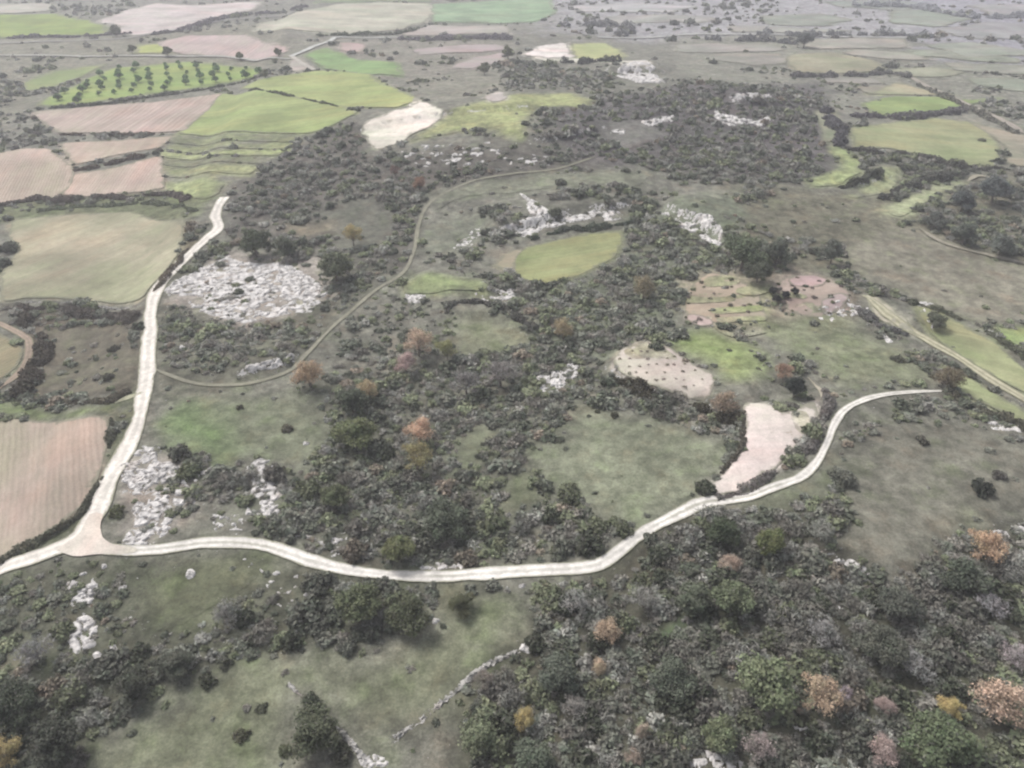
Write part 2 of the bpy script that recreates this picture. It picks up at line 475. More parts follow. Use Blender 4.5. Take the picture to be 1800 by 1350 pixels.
# ------------------------------------------------------------------ land cover drawn from the photograph's positions
# name, outline, picture colour, material, edge roughness (m), angle of the drill lines (degrees from +x), keep plants out
PATCHES = [
    # --- left column, near to far
    ("ploughed_field", [(-90, 745), (0, 735), (60, 738), (130, 738), (192, 732), (190, 770), (182, 820), (160, 870), (130, 903), (80, 940), (0, 983), (-90, 1040)], (184, 168, 153), 'P', .5, 118),
    ("grass_verge", [(-90, 700), (0, 708), (60, 716), (130, 722), (190, 710), (238, 688), (241, 700), (192, 730), (100, 738), (0, 733), (-90, 735)], (128, 146, 84), 'M', .8, 0),
    ("fallow_field", [(80, 582), (160, 572), (228, 566), (238, 620), (230, 672), (190, 694), (110, 700), (62, 690), (72, 640)], (124, 119, 106), 'M', .9, 20),
    ("vineyard_plot", [(-90, 565), (0, 588), (28, 600), (43, 616), (28, 648), (0, 668), (-90, 700)], (158, 150, 122), 'P', .5, 60),
    ("crop_field", [(20, 388), (120, 378), (230, 374), (318, 387), (322, 430), (298, 468), (272, 500), (244, 530), (140, 526), (50, 524), (2, 532), (2, 480), (30, 442), (15, 412)], (173, 168, 143), 'C', .9, 62),
    ("ploughed_field", [(-90, 280), (0, 272), (40, 264), (80, 264), (108, 280), (128, 302), (120, 325), (100, 344), (0, 356), (-90, 370)], (190, 173, 159), 'P', .7, 110),
    ("ploughed_field", [(108, 253), (200, 249), (300, 240), (278, 260), (200, 274), (135, 289), (120, 272)], (190, 173, 158), 'P', .8, 100),
    ("ploughed_field", [(130, 308), (200, 298), (280, 275), (285, 332), (230, 339), (130, 345), (105, 345), (125, 326)], (193, 176, 161), 'P', .8, 100),
    ("ploughed_field", [(60, 198), (150, 190), (260, 182), (383, 167), (345, 205), (320, 230), (200, 233), (110, 233), (85, 215)], (184, 168, 158), 'T', .8, 92),
    ("orchard_field", [(62, 186), (110, 161), (150, 141), (200, 120), (330, 110), (440, 119), (466, 130), (420, 142), (280, 164), (130, 187)], (150, 168, 108), 'M', 1.0, 20),
    ("crop_field", [(388, 167), (470, 161), (600, 185), (622, 200), (590, 214), (540, 233), (322, 234), (348, 205)], (158, 169, 117), 'C', .9, 8),
    ("crop_field", [(470, 140), (560, 126), (640, 131), (700, 160), (730, 178), (690, 189), (600, 186), (470, 159), (432, 154)], (164, 174, 120), 'C', 1.0, 5),
    ("terrace_strip", [(305, 239), (540, 238), (525, 250), (296, 251)], (136, 141, 112), 'M', .8, 0),
    ("terrace_strip", [(295, 253), (522, 252), (502, 263), (290, 264)], (150, 156, 118), 'M', .8, 0),
    ("terrace_strip", [(290, 267), (500, 266), (488, 275), (287, 276)], (166, 173, 124), 'M', .8, 0),
    ("terrace_strip", [(287, 279), (480, 278), (470, 289), (286, 290)], (134, 136, 112), 'M', .8, 0),
    ("terrace_strip", [(286, 293), (460, 292), (440, 308), (287, 310)], (160, 164, 124), 'M', .8, 0),
    ("terrace_strip", [(292, 322), (398, 322), (385, 340), (362, 352), (296, 345)], (162, 170, 124), 'M', .9, 0),
    ("crop_field", [(40, 148), (100, 125), (190, 112), (150, 132), (100, 152), (45, 160)], (148, 160, 118), 'M', 1.5, 0),
    # --- far left and centre
    ("ploughed_field", [(285, 76), (332, 64), (430, 63), (498, 84), (490, 98), (330, 96), (300, 90)], (188, 172, 169), 'T', 1.5, 90),
    ("crop_field", [(240, 79), (300, 78), (318, 92), (240, 95)], (172, 178, 118), 'M', 1.2, 0),
    ("pale_field", [(175, 40), (212, 25), (270, 8), (460, 6), (430, 20), (372, 32), (332, 48), (250, 61), (205, 57), (222, 45)], (196, 187, 185), 'C', 2.0, 0),
    ("crop_field", [(-60, 28), (100, 26), (130, 34), (178, 45), (182, 59), (60, 64), (-60, 66)], (148, 162, 112), 'C', 2.0, 0),
    ("pale_field", [(-60, 9), (100, 8), (82, 20), (0, 25), (-60, 25)], (178, 176, 168), 'C', 2.0, 0),
    ("pale_field", [(468, 40), (560, 16), (600, 8), (750, 8), (760, 20), (745, 38), (690, 51), (590, 60), (455, 54)], (184, 182, 168), 'C', 2.0, 0),
    ("crop_field", [(757, 8), (860, 2), (968, -4), (978, 24), (940, 39), (850, 41), (762, 40)], (152, 172, 146), 'C', 2.0, 0),
    ("ploughed_field", [(702, 55), (760, 44), (888, 46), (898, 60), (702, 62)], (178, 171, 166), 'T', 1.5, 0),
    ("ploughed_field", [(720, 87), (800, 80), (882, 79), (884, 89), (742, 97)], (176, 165, 164), 'T', 1.5, 0),
    ("ploughed_field", [(788, 120), (832, 101), (890, 91), (882, 110), (832, 122)], (180, 167, 166), 'T', 1.5, 0),
    ("crop_field", [(540, 96), (577, 85), (622, 105), (698, 111), (702, 134), (640, 129), (570, 120)], (142, 166, 120), 'C', 1.5, 0),
    ("ploughed_field", [(600, 75), (640, 78), (636, 94), (600, 90)], (186, 165, 163), 'T', 1.2, 0),
    ("bare_ground", [(512, 98), (530, 104), (552, 120), (520, 130), (506, 118)], (184, 176, 170), 'B', 1.0, 0),
    ("crop_field", [(580, -20), (760, -22), (752, 3), (560, 4)], (150, 164, 136), 'C', 3.0, 0),
    ("pale_field", [(60, -22), (420, -24), (400, -4), (90, 0)], (176, 172, 168), 'C', 3.0, 0),
    # --- hill top clearings
    ("bare_ground", [(640, 232), (648, 212), (668, 206), (690, 194), (716, 192), (730, 174), (742, 180), (775, 193), (784, 204), (772, 213), (752, 226), (722, 235), (712, 250), (690, 256), (662, 268), (648, 250)], (226, 218, 205), 'B', 1.8, 0),
    ("terrace_strip", [(664, 238), (700, 230), (724, 236), (702, 252), (668, 262), (658, 250)], (190, 184, 156), 'M', 1.5, 0),
    ("meadow", [(774, 210), (822, 186), (900, 166), (1000, 163), (1045, 176), (1020, 189), (942, 190), (926, 215), (914, 238), (870, 224), (830, 228), (772, 238), (722, 248), (735, 236)], (168, 172, 126), 'M', 1.8, 0),
    ("bare_ground", [(915, 96), (945, 82), (1000, 75), (1008, 104), (962, 102), (920, 98)], (218, 211, 205), 'B', 1.5, 0),
    ("crop_field", [(1007, 78), (1060, 76), (1086, 86), (1098, 100), (1080, 106), (1008, 104)], (182, 186, 138), 'M', 1.5, 0),
    # --- right far
    ("pale_field", [(1402, 71), (1590, 68), (1600, 84), (1420, 87)], (184, 180, 168), 'C', 2.0, 0),
    ("crop_field", [(1388, 97), (1460, 93), (1540, 108), (1560, 120), (1500, 131), (1400, 128), (1384, 112)], (176, 172, 136), 'C', 2.0, 0),
    ("crop_field", [(1515, 182), (1562, 171), (1640, 171), (1700, 176), (1760, 172), (1690, 188), (1640, 199), (1532, 203)], (152, 168, 118), 'C', 1.5, 0),
    ("crop_field", [(1490, 226), (1560, 217), (1640, 207), (1718, 217), (1760, 258), (1750, 292), (1700, 294), (1640, 279), (1580, 264), (1500, 260)], (162, 166, 130), 'C', 1.5, 0),
    ("crop_field", [(1562, 20), (1660, 16), (1720, 30), (1640, 48), (1570, 42)], (160, 172, 160), 'C', 3.0, 0),
    ("pale_field", [(1620, 80), (1700, 75), (1792, 88), (1860, 100), (1700, 102)], (172, 178, 165), 'C', 2.5, 0),
    ("bare_ground", [(935, 100), (1010, 104), (1100, 108), (1138, 106), (1148, 118), (1100, 116), (1000, 110), (940, 106)], (208, 202, 190), 'B', 1.5, 0),
    ("bare_ground", [(848, 172), (870, 162), (888, 163), (890, 176), (866, 182)], (198, 192, 184), 'B', 1.2, 0),
    ("bare_ground", [(722, 176), (732, 172), (742, 182), (726, 186)], (214, 208, 192), 'B', 1.0, 0),
    ("crop_field", [(1600, 88), (1680, 90), (1792, 104), (1792, 112), (1690, 106), (1600, 97)], (164, 171, 152), 'C', 2.5, 0),
    ("pale_field", [(1660, 110), (1792, 116), (1860, 122), (1860, 134), (1760, 130), (1670, 122)], (166, 168, 152), 'C', 2.5, 0),
    ("pale_field", [(1500, 88), (1590, 92), (1640, 104), (1560, 106), (1480, 94)], (186, 180, 168), 'C', 2.5, 0),
    ("pale_field", [(1250, 96), (1370, 95), (1385, 112), (1330, 116), (1240, 106)], (160, 157, 146), 'C', 2.5, 0),
    ("crop_field", [(1590, 20), (1480, 12), (1440, 4), (1560, 0), (1640, 8)], (158, 168, 164), 'C', 3.0, 0),
    ("pale_field", [(1000, 10), (1100, 6), (1230, 12), (1180, 22), (1020, 22)], (178, 177, 178), 'C', 3.0, 0),
    ("pale_field", [(1700, 10), (1792, 8), (1860, 14), (1860, 28), (1740, 26)], (180, 176, 184), 'C', 3.0, 0),
    ("pale_field", [(1640, 52), (1740, 40), (1860, 48), (1860, 66), (1720, 70)], (172, 169, 178), 'C', 3.0, 0),
    ("crop_field", [(1700, 138), (1792, 140), (1860, 146), (1860, 168), (1780, 160), (1710, 150)], (154, 160, 146), 'C', 2.5, 0),
    ("pale_field", [(1500, 152), (1590, 152), (1610, 164), (1520, 164)], (162, 156, 144), 'C', 2.0, 0),
    ("meadow", [(1040, 215), (1120, 208), (1180, 240), (1100, 262), (1050, 248)], (130, 128, 124), 'M', 2.5, 0),
    ("meadow", [(740, 395), (800, 372), (860, 380), (850, 430), (790, 446), (738, 440)], (136, 138, 124), 'M', 1.8, 0),
    ("meadow", [(560, 375), (640, 345), (700, 370), (690, 430), (600, 440)], (124, 124, 114), 'M', 2.5, 0),
    ("meadow", [(500, 395), (590, 388), (600, 410), (510, 418)], (146, 138, 120), 'M', 1.5, 0),
    ("pale_field", [(1180, 80), (1260, 76), (1370, 80), (1380, 90), (1300, 92), (1190, 92)], (176, 171, 164), 'C', 2.5, 0),
    ("pale_field", [(1060, 30), (1180, 26), (1260, 32), (1240, 40), (1080, 42)], (184, 182, 180), 'C', 3.0, 0),
    ("crop_field", [(1330, 28), (1440, 24), (1500, 34), (1460, 46), (1350, 44)], (158, 166, 156), 'C', 3.0, 0),
    ("pale_field", [(1280, 46), (1400, 50), (1500, 54), (1440, 60), (1290, 57)], (184, 184, 176), 'C', 3.0, 0),
    ("crop_field", [(1560, 122), (1640, 118), (1700, 128), (1660, 136), (1580, 134)], (166, 170, 140), 'C', 2.0, 0),
    ("pale_field", [(1440, 134), (1540, 138), (1560, 148), (1450, 146)], (160, 156, 150), 'C', 2.0, 0),
    ("pale_field", [(1580, 145), (1640, 162), (1690, 168), (1600, 168), (1520, 166)], (170, 168, 142), 'C', 2.0, 0),
    ("crop_field", [(1430, 195), (1470, 192), (1480, 250), (1448, 252)], (150, 152, 132), 'C', 2.0, 0),
    ("pale_field", [(1700, 214), (1792, 238), (1860, 250), (1860, 300), (1770, 290), (1762, 258)], (160, 157, 140), 'C', 2.0, 0),
    ("terrace_strip", [(1460, 260), (1475, 259), (1510, 286), (1514, 304), (1480, 324), (1430, 330), (1426, 321), (1468, 300), (1484, 286)], (168, 178, 130), 'M', .8, 0),
    ("terrace_strip", [(1545, 291), (1590, 301), (1584, 317), (1562, 336), (1502, 349), (1486, 344), (1534, 325)], (175, 182, 140), 'M', .8, 0),
    ("terrace_strip", [(1556, 374), (1592, 348), (1640, 325), (1700, 315), (1710, 323), (1656, 340), (1620, 360), (1582, 384)], (182, 187, 150), 'M', .6, 0),
    ("stony_strip", [(1514, 519), (1545, 524), (1590, 558), (1622, 597), (1592, 582), (1560, 570), (1532, 550)], (188, 184, 164), 'B', .6, 0),
    ("terrace_strip", [(1606, 530), (1650, 546), (1692, 572), (1750, 606), (1800, 648), (1880, 700), (1880, 738), (1800, 692), (1742, 660), (1690, 628), (1650, 600), (1618, 566)], (160, 165, 124), 'C', .8, -32),
    ("terrace_strip", [(1664, 640), (1700, 662), (1742, 688), (1800, 724), (1880, 772), (1880, 795), (1800, 745), (1742, 718), (1690, 694), (1672, 672)], (166, 169, 130), 'C', .8, -32),
    ("terrace_strip", [(1742, 576), (1800, 576), (1880, 590), (1880, 640), (1800, 612), (1762, 596)], (150, 164, 112), 'M', .6, 0),
    # --- centre
    ("crop_field", [(900, 455), (925, 435), (1020, 413), (1094, 406), (1095, 430), (1080, 455), (1030, 480), (960, 503), (932, 498), (905, 480)], (157, 162, 117), 'C', .9, 15),
    ("bare_ground", [(866, 470), (884, 447), (924, 436), (905, 456), (908, 482), (890, 480)], (180, 170, 146), 'B', .8, 0),
    ("terrace_strip", [(710, 504), (730, 486), (780, 481), (850, 491), (856, 513), (800, 509), (716, 518)], (146, 156, 114), 'M', .8, 0),
    ("meadow", [(798, 556), (850, 546), (925, 580), (932, 606), (842, 618), (800, 600)], (145, 147, 122), 'M', 1.5, 0),
    ("meadow", [(948, 800), (985, 762), (1008, 705), (1060, 718), (1150, 738), (1230, 760), (1285, 776), (1288, 800), (1258, 838), (1200, 888), (1130, 908), (1060, 912), (1010, 880), (960, 850)], (139, 143, 121), 'M', 1.6, 0),
    ("bare_ground", [(1070, 650), (1090, 616), (1130, 597), (1170, 612), (1215, 640), (1250, 655), (1252, 682), (1242, 703), (1180, 693), (1120, 678)], (208, 196, 184), 'B', 1.1, 25),
    ("terrace_strip", [(1090, 620), (1130, 599), (1170, 613), (1200, 634), (1150, 630), (1110, 634)], (178, 174, 142), 'M', .8, 0),
    ("terrace_meadow", [(1172, 596), (1230, 574), (1310, 600), (1338, 640), (1322, 668), (1270, 672), (1232, 640), (1182, 616)], (147, 159, 108), 'M', .9, 0),
    ("terraced_plot", [(1202, 526), (1230, 487), (1290, 482), (1310, 500), (1340, 520), (1348, 566), (1262, 570), (1204, 560)], (176, 164, 145), 'B', .8, 10),
    ("terrace_strip", [(1232, 492), (1285, 484), (1300, 493), (1296, 500), (1240, 506)], (168, 168, 134), 'M', .6, 5),
    ("terrace_strip", [(1296, 505), (1352, 504), (1358, 514), (1320, 522), (1290, 516)], (174, 174, 138), 'M', .5, 5),
    ("terrace_strip", [(1206, 522), (1290, 522), (1292, 530), (1206, 534)], (162, 162, 128), 'M', .5, 5),
    ("terrace_strip", [(1250, 542), (1340, 536), (1344, 548), (1252, 554)], (164, 170, 122), 'M', .5, 5),
    ("terrace_strip", [(1258, 558), (1346, 556), (1348, 566), (1262, 570)], (178, 178, 140), 'M', .5, 5),
    ("terrace_strip", [(1258, 571), (1290, 590), (1345, 580), (1350, 586), (1290, 597), (1252, 576)], (176, 174, 146), 'M', .4, 5),
    ("bare_ground", [(1202, 552), (1240, 556), (1258, 568), (1238, 574), (1204, 566)], (200, 184, 178), 'B', .5, 5),
    ("terraced_plot", [(1360, 497), (1390, 484), (1430, 482), (1498, 511), (1488, 545), (1440, 560), (1378, 545)], (172, 158, 146), 'B', .8, 5),
    ("bare_ground", [(1382, 488), (1430, 482), (1462, 494), (1440, 506), (1390, 504)], (180, 158, 154), 'B', .6, 5),
    ("terrace_strip", [(1370, 512), (1420, 520), (1418, 528), (1372, 524)], (166, 168, 132), 'M', .5, 5),
    ("bare_ground", [(1440, 530), (1478, 514), (1492, 520), (1484, 545), (1446, 556)], (190, 172, 168), 'B', .6, 5),
    ("bare_ground", [(1310, 702), (1342, 709), (1376, 728), (1402, 724), (1434, 704), (1442, 718), (1430, 752), (1408, 786), (1370, 820), (1320, 848), (1252, 870), (1238, 872), (1247, 850), (1282, 815), (1307, 780), (1308, 740)], (213, 202, 192), 'B', .8, 0),
    ("terrace_strip", [(1388, 722), (1418, 724), (1424, 746), (1412, 768), (1396, 756)], (166, 166, 124), 'M', .5, 0),
    ("meadow", [(1362, 562), (1450, 542), (1560, 602), (1638, 660), (1600, 680), (1480, 670), (1432, 640), (1358, 594)], (141, 145, 119), 'M', 1.6, 0),
    ("meadow", [(1482, 422), (1600, 402), (1792, 472), (1880, 500), (1880, 570), (1792, 562), (1722, 570), (1600, 522), (1502, 482)], (145, 141, 127), 'M', 2.0, 0),
    ("meadow", [(1484, 780), (1560, 748), (1700, 744), (1800, 782), (1890, 820), (1890, 900), (1800, 900), (1700, 908), (1642, 955), (1600, 1014), (1545, 1012), (1470, 965), (1492, 890)], (129, 127, 115), 'M', 1.8, 0),
    ("meadow", [(290, 745), (330, 716), (400, 700), (545, 692), (552, 770), (540, 830), (440, 800), (390, 828), (330, 792)], (130, 134, 113), 'M', 1.8, 0),
    ("green_meadow", [(288, 742), (330, 718), (395, 742), (418, 798), (388, 828), (330, 790)], (122, 138, 100), 'M', 2.0, 0),
    ("meadow", [(150, 1345), (240, 1264), (335, 1206), (440, 1155), (560, 1142), (640, 1152), (760, 1092), (782, 1042), (915, 1034), (925, 1090), (895, 1128), (790, 1226), (700, 1288), (650, 1330), (560, 1246), (512, 1222), (492, 1310), (470, 1400), (120, 1400)], (131, 134, 110), 'M', 1.6, 0),
    ("green_meadow", [(1150, 1108), (1190, 1098), (1198, 1122), (1160, 1132)], (88, 125, 80), 'M', .8, 0),
    ("meadow", [(872, 850), (930, 835), (950, 880), (920, 905), (880, 895)], (128, 135, 105), 'M', 1.2, 0),
    ("meadow", [(740, 340), (830, 322), (1050, 300), (1150, 300), (1120, 330), (930, 335), (800, 350), (765, 372)], (136, 138, 122), 'M', 2.0, 0),
    ("meadow", [(800, 770), (850, 745), (880, 760), (850, 800), (810, 820)], (126, 130, 108), 'M', 1.2, 0),
    ("meadow", [(240, 1050), (290, 1005), (420, 985), (480, 1000), (410, 1050), (330, 1100), (250, 1100)], (116, 119, 96), 'M', 1.5, 0),
    ("meadow", [(1285, 875), (1420, 850), (1470, 790), (1480, 830), (1440, 880), (1330, 890)], (122, 125, 106), 'M', 1.2, 0),
]
OFF = {'M': .025, 'P': .13, 'T': .13, 'C': .13, 'B': .17}
MAT = {'M': M_MEADOW, 'P': M_PLOUGH, 'T': M_TILL, 'C': M_CROP, 'B': M_BARE}

# softer colour areas of the open ground itself: outline, picture colour, blur (m)
PAINT = [
    ([(-200, 345), (0, 352), (130, 347), (290, 338), (390, 345), (330, 385), (120, 378), (0, 388), (-200, 400)], (124, 128, 108), 4),
    ([(-200, 60), (200, 60), (500, 40), (520, 120), (200, 118), (-60, 250), (-200, 250)], (142, 140, 132), 20),
    ([(500, 60), (900, 60), (900, 150), (700, 140)], (145, 142, 136), 12),
    ([(900, -30), (1900, -30), (1900, 90), (1300, 70), (1000, 60)], (168, 166, 170), 40),
    ([(1550, -30), (1950, -30), (1950, 150), (1700, 110)], (165, 163, 171), 40),
    ([(1180, 70), (1400, 60), (1620, 140), (1850, 110), (1850, 240), (1500, 220), (1200, 130)], (148, 147, 140), 15),
    ([(700, 140), (900, 120), (880, 165), (780, 180)], (142, 140, 132), 8),
    ([(930, 190), (1450, 140), (1480, 330), (1000, 290)], (114, 111, 112), 10),
    ([(392, 350), (470, 288), (540, 244), (605, 210), (640, 225), (660, 272), (960, 260), (1050, 290), (750, 360), (720, 480), (560, 440), (420, 420)], (115, 112, 108), 8),
    ([(1280, 330), (1560, 340), (1800, 300), (1850, 560), (1480, 480), (1290, 470)], (128, 126, 114), 8),
    ([(1120, 380), (1300, 340), (1300, 500), (1130, 600), (1060, 640), (950, 600), (960, 510), (1090, 470)], (124, 128, 114), 6),
    ([(270, 480), (560, 460), (700, 470), (560, 600), (420, 690), (270, 700)], (120, 119, 109), 4),
    ([(560, 690), (760, 640), (1060, 640), (1300, 740), (990, 700), (950, 900), (1050, 990), (560, 990), (540, 850)], (120, 120, 109), 5),
    ([(-150, 1010), (560, 980), (900, 1020), (600, 1150), (300, 1180), (140, 1400), (-150, 1400)], (106, 107, 95), 4),
    ([(800, 1400), (820, 1200), (940, 1040), (1250, 890), (1480, 890), (1560, 1030), (1650, 950), (1900, 900), (1900, 1400)], (94, 93, 84), 4),
    ([(1600, 830), (1720, 830), (1700, 900), (1620, 910)], (138, 140, 108), 6),
    ([(390, 440), (560, 455), (590, 520), (430, 575), (290, 530)], (170, 163, 155), 3),
    ([(215, 790), (340, 800), (340, 900), (250, 960), (205, 950)], (158, 152, 144), 2),
    ([(1190, 480), (1380, 470), (1520, 510), (1480, 570), (1340, 580), (1200, 570)], (160, 152, 138), 4),
    ([(10, 536), (240, 545), (245, 690), (100, 712), (0, 705), (48, 640), (40, 580)], (112, 106, 97), 2),
    ([(240, 690), (262, 700), (205, 815), (140, 930), (0, 1005), (-90, 1045), (-90, 1035), (0, 985), (130, 905), (180, 825), (192, 732)], (112, 115, 97), 2),
    ([(330, 385), (352, 420), (300, 480), (275, 490)], (120, 114, 100), 2),
]
ROADS = [  # name, centre line, width (m), picture colour, grassiness of the middle
    ("dirt_track", [(-60, 1030), (0, 1001), (40, 987), (95, 966), (138, 946), (163, 915), (184, 870), (205, 825), (228, 780), (243, 740), (252, 700), (259, 650), (262, 600), (265, 550), (269, 525), (285, 497), (310, 470), (335, 445), (362, 420), (385, 400), (379, 381), (385, 362), (395, 347)], 3.7, (244, 237, 228), 0.12),
    ("dirt_track", [(142, 950), (185, 966), (240, 968), (310, 962), (370, 955), (420, 955), (470, 963), (510, 975), (550, 988), (600, 1000), (660, 1009), (720, 1014), (780, 1014), (850, 1009), (920, 1005), (990, 1001), (1040, 996), (1072, 980), (1110, 952), (1150, 925), (1200, 900), (1238, 884), (1300, 876), (1340, 864), (1400, 843), (1430, 818), (1450, 785), (1466, 745), (1482, 724), (1508, 708), (1546, 696), (1600, 690), (1655, 688)], 2.75, (246, 241, 234), 0.4),
    ("farm_path", [(1444, 700), (1440, 684), (1420, 664)], 1.3, (186, 178, 164), 0.3),
    ("farm_path", [(202, 709), (225, 700), (252, 690)], 3.0, (196, 194, 170), 0.5),
    ("footpath", [(270, 648), (292, 658), (330, 671), (380, 678), (440, 674), (505, 655), (540, 622), (580, 580), (620, 545), (660, 511), (708, 480), (728, 440), (735, 400), (746, 370), (770, 346), (830, 319), (900, 306), (980, 297), (1050, 275)], 1.2, (160, 157, 144), 0.4),
    ("footpath", [(-40, 560), (0, 570), (40, 590), (52, 612), (36, 652), (0, 684)], 2.0, (176, 160, 146), 0.2),
    ("farm_path", [(1617, 403), (1650, 424), (1700, 440), (1792, 462), (1880, 480)], 2.2, (168, 162, 150), 0.2),
    ("farm_path", [(1700, 320), (1720, 310), (1760, 318)], 2.2, (172, 166, 152), 0.2),
    ("country_road", [(-120, 98), (0, 98), (270, 99), (400, 101), (512, 105)], 4.0, (186, 184, 180), 0.0),
    ("country_road", [(512, 100), (545, 86), (578, 74), (602, 66), (700, 66.5)], 4.0, (202, 202, 200), 0.0),
    ("country_road", [(510, 98), (530, 112), (552, 124)], 4.0, (196, 190, 184), 0.0),
    ("country_road", [(-120, 80), (0, 77), (120, 73), (230, 67), (300, 55), (400, 36), (520, 20)], 4.0, (170, 168, 168), 0.0),
    ("country_road", [(1050, 66), (1200, 62), (1320, 61), (1500, 66), (1600, 67)], 5.0, (190, 189, 188), 0.0),
    ("farm_path", [(1600, 135), (1640, 158), (1690, 180), (1735, 200), (1800, 236)], 4.0, (180, 172, 164), 0.0),
    ("farm_path", [(1516, 520), (1556, 550), (1600, 582), (1640, 604), (1688, 632), (1742, 668), (1800, 702), (1880, 752)], 2.8, (196, 191, 168), 0.5),
]

for k, p in enumerate(PATCHES):
    q = wpoly(p[1])
    cx, cy = np.mean(p[1], 0)
    if cx < 760 and cy < 350 and p[3] in 'PTC':                 # the far fields nearly touch
        q = q.mean(0) + (q - q.mean(0)) * 1.06
    if cx > 1150 and cy < 140:                                  # far right patches: colour mixed halfway towards the surrounding grey
        p = (p[0], p[1], tuple(0.5 * a + 0.5 * b for a, b in zip(p[2], (152, 151, 146))), *p[3:])
    PATCHES[k] = (*p, q)
for k, p in enumerate(PAINT):
    PAINT[k] = (*p, wpoly(p[0]))

def dist_of(xy):
    return math.hypot(math.hypot(xy[0], xy[1]), CAM_H)

def spline(pts, step):
    """Catmull-Rom through ground points, resampled about every STEP metres"""
    p = np.vstack([2 * pts[0] - pts[1], pts, 2 * pts[-1] - pts[-2]])
    out = []
    for i in range(1, len(p) - 2):
        n = max(2, int(np.hypot(*(p[i + 1] - p[i])) / step))
        t = np.linspace(0, 1, n, endpoint=False)[:, None]
        out.append(0.5 * (2 * p[i] + (p[i + 1] - p[i - 1]) * t + (2 * p[i - 1] - 5 * p[i] + 4 * p[i + 1] - p[i + 2]) * t ** 2 + (3 * p[i] - p[i - 1] - 3 * p[i + 1] + p[i + 2]) * t ** 3))
    return np.vstack(out + [pts[-1:]])

ROADS = [(*r, wpoly(r[1])) for r in ROADS]

def axis(parts):
    out = [parts[0][0]]
    for a, b, n in parts:
        out += list(np.linspace(a, b, n + 1)[1:])
    return np.array(out)

def cover_at(x, y):
    """true colour of the open ground and how stony it is, at ground points"""
    cover = np.empty((len(x), 4), np.float32)
    cover[:, 3] = 1
    n1, n2 = fbm(x, y, 60, 4, 5), fbm(x, y, 25, 3, 15)
    base = lin((124, 123, 112)) * ALB
    cover[:, :3] = base
    stony = np.full(len(x), 0.25, np.float32)
    wob = fbm(x, y, 14, 4, 21)
    def paint(poly, col, blur, stone=None):
        lo, hi = poly.min(0) - blur * 2, poly.max(0) + blur * 2
        k = np.nonzero((x > lo[0]) & (x < hi[0]) & (y > lo[1]) & (y < hi[1]))[0]
        if not len(k):
            return
        s = signed(x[k], y[k], poly) + wob[k] * blur * 1.2
        t = sstep(-blur, blur, s)[:, None]
        cover[k, :3] = cover[k, :3] * (1 - t) + np.array(col)[None, :] * t
        if stone is not None:
            stony[k] = stony[k] * (1 - t[:, 0]) + stone * t[:, 0]
    for pts, col, blur, poly in PAINT:
        c = poly.mean(0)
        paint(poly, albedo(col, dist_of(c)), blur)
    for nm, pts, col, mt, rough, ang, poly in PATCHES:
        ca = albedo(col, dist_of(poly.mean(0)))
        paint(poly, ca + (ca.mean() - ca) * .16, {'M': 3.5}.get(mt, 1.2) * (1 + rough * .3), 0.0 if mt != 'B' else .2)
    e = 0.8
    slope = np.hypot(height(x + e, y) - height(x - e, y), height(x, y + e) - height(x, y - e)) / (2 * e)
    stony = np.maximum(stony, sstep(0.5, 1.0, slope + 0.2 * wob) * (np.abs(x) < 900) * 0.8)    # broken rock on the steep steps
    return cover, stony

# ------------------------------------------------------------------ ground: one sheet to the horizon
def build_ground():
    ys = [-400.0]
    while ys[-1] < 40:
        ys.append(ys[-1] + (40 if ys[-1] < -60 else 4))
    while ys[-1] < 7000:
        y = ys[-1]
        ys.append(y + max(1.5, 0.009 * (y - 60)) if y < 1500 else y + 120)
    ys = np.array(ys)
    xs = [0.0]
    while xs[-1] < 5000:
        x = xs[-1]
        xs.append(x + max(1.6, 0.014 * (x - 60)) if x < 1400 else x + 150)
    xs = np.array([-v for v in xs[:0:-1]] + xs)
    X, Y = np.meshgrid(xs, ys)
    Z = height(X, Y)
    nx, ny = len(xs), len(ys)
    i = np.arange(nx * ny).reshape(ny, nx)
    F = np.stack([i[:-1, :-1], i[:-1, 1:], i[1:, 1:], i[1:, :-1]], -1).reshape(-1, 4)
    x, y = X.ravel(), Y.ravel()
    cover, stony = cover_at(x, y)
    me = mesh("ground", np.stack([x, y, Z.ravel()], -1), F, M_GROUND, True)
    point_attr(me, "cover", 'FLOAT_COLOR', cover)
    point_attr(me, "stony", 'FLOAT', stony)
    structure("ground", me)

build_ground()

